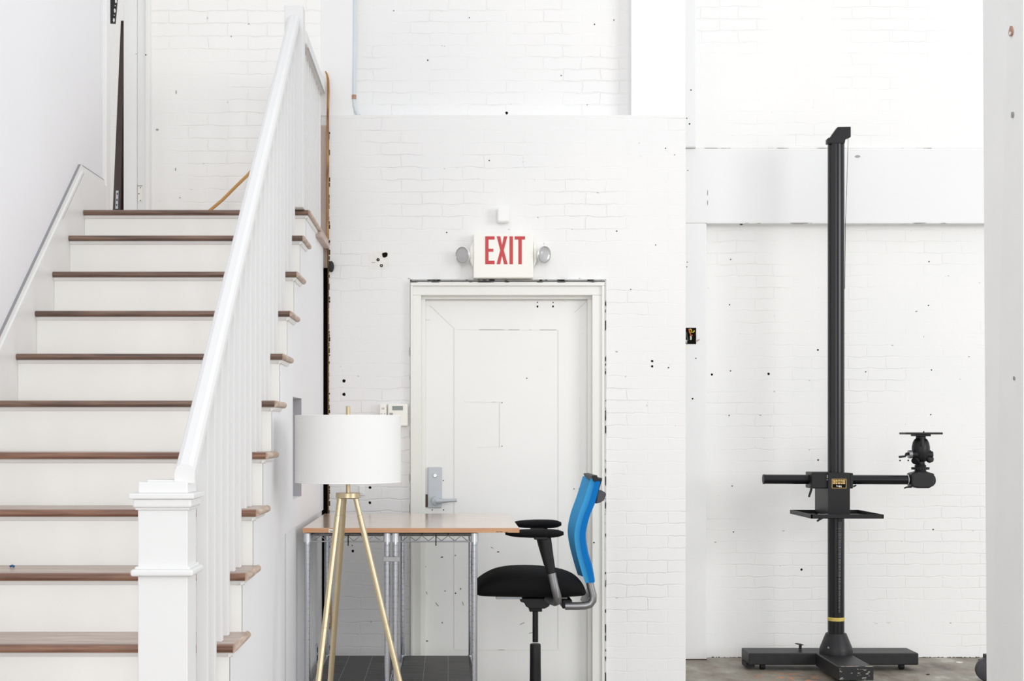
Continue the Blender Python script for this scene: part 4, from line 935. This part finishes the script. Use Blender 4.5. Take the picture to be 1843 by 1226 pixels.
c = Vector((X(1656.5, ty), ty, 0)); zz = lambda py: Z(py, ty)
neck = MB().lathe([(.034, zz(849.5)), (.032, zz(846.5)), (.031, zz(845)), (.031, zz(841)), (.033, zz(838)), (.026, zz(836)), (.0235, zz(833)), (.0235, zz(820))], c, n=28).build('head_neck', M['blackplas'], cs, smooth=True)
mb = MB()
for i in range(20):
    a = 2*PI*i/20; p = c+Vector((math.cos(a)*.046, math.sin(a)*.046, 0)); mb.lathe([(.0048, zz(845.4)), (.0048, zz(841))], p, n=8)
mb.lathe([(.045, zz(845.2)), (.045, zz(841.2))], c, n=30); mb.build('knurled_ring', M['black'], neck)
body = MB().lathe([(.020, zz(832)), (.036, zz(829)), (.047, zz(822)), (.051, zz(812)), (.0505, zz(804)), (.045, zz(796)), (.036, zz(791)), (.028, zz(789)), (.028, zz(784))], Vector((X(1657.3, ty), ty, 0)), n=32).build('ball_housing', M['black'], cs, smooth=True)
MB().tube([P(1636, 818, ty-.02), P(1678, 818.5, ty-.02)], .020, 20).build('tilt_axle', M['blackplas'], body, smooth=True)
MB().tube([P(1659.5, 789, ty-.045), P(1659.8, 804, ty-.047)], [.011, .012], 14).build('front_strap', M['black'], body, smooth=True)
MB().tube([P(1640.8, 817.8, ty-.02), P(1635, 817.8, ty-.02)], .024, 24).build('dial', M['silver'], body, smooth=True)
MB().tube([P(1636, 817, ty-.02), P(1631.5, 817.5, ty-.03), P(1629, 821.5, ty-.04), P(1618, 822.5, ty-.04)], [.009, .009, .006, .0065], 10).build('tilt_handle', M['blackplas'], body, smooth=True)
MB().tube([P(1672, 811, ty-.01), P(1674.5, 822, ty-.01)], [.011, .015], 12).build('knob_stem', M['blackplas'], body, smooth=True)
mb = MB().lathe([(.014, -.014), (.0225, -.009), (.0225, .009), (.014, .014)], P(1673.4, 826.5, ty-.02), (.25, -.9, .2), 8); mb.build('locking_knob', M['blackplas'], body, bevel=.002)
MB().lathe([(.012, 0), (.022, .002), (.022, .016), (.012, .018)], P(1648.5, 828, ty-.02), (-.5, -.5, -.5), 14).build('pan_knob', M['blackplas'], body, smooth=True)
pl = MB().box(X(1644, ty), X(1670.5, ty), ty-.05, ty+.05, zz(785.5), zz(781.5)).build('plate_mount', M['blackplas'], body, bevel=.003)
MB().box(X(1624.5, ty), X(1690.2, ty), ty-.065, ty+.065, zz(782.2), zz(778.4)).build('camera_plate', M['black'], body, bevel=.002)
MB().lathe([(.004, zz(779)), (.004, zz(776.6)), (.002, zz(776))], Vector((X(1662.5, ty), ty, 0)), n=12).build('mount_screw', M['blackplas'], body)

# dark round thing behind the column, only its edge shows
gd = 8.1
t = thing('rolling_caster', P(1771, 1226, gd), 'dark round caster wheel peeking out behind the right column', 'wheel')
t.location.z = 0
c = Vector((X(1777, gd), gd, .066))
MB().lathe([(.040, -.028), (.060, -.022), (.066, -.010), (.066, .010), (.060, .022), (.040, .028)], c, (.25, 1, 0), 32).build('wheel', mat('dark_grey_rubber', (62, 62, 68), .45), t, smooth=True)
MB().box(c.x-.012, c.x+.06, gd-.04, gd+.04, .085, .15).build('fork', mat('dark_plum_metal', (40, 28, 32), .5), t, bevel=.004)

# litter on the concrete
def litter(name, px, py, lx_, lz_, m, lab, cat):
    dd = HC*F/(py-VY); c_ = P(px, py, dd); mb = MB(); n = 9
    A = [mb.bm.verts.new((c_.x+math.cos(2*PI*i/n)*lx_*random.uniform(.7, 1.1), dd+math.sin(2*PI*i/n)*lx_*.8*random.uniform(.7, 1.1), .001)) for i in range(n)]
    B = [mb.bm.verts.new((v.co.x*1+.002, v.co.y, .001+lz_*random.uniform(.5, 1.3))) for v in A]
    mb.loft([A, B]); tag(mb.build(name, m), lab, cat)
litter('paper_scrap', 1726, 1193.5, .022, .006, M['paper'], 'small white paper scrap on the concrete floor by the right column', 'scrap')
litter('dried_leaf', 1763.5, 1188.5, .016, .004, M['leaf'], 'tiny dark curled leaf on the floor at the alcove wall beside the column', 'leaf')
litter('dried_leaf', 1670, 1214.8, .010, .004, M['leaf'], 'tiny dark leaf on the floor right of the camera stand base', 'leaf')
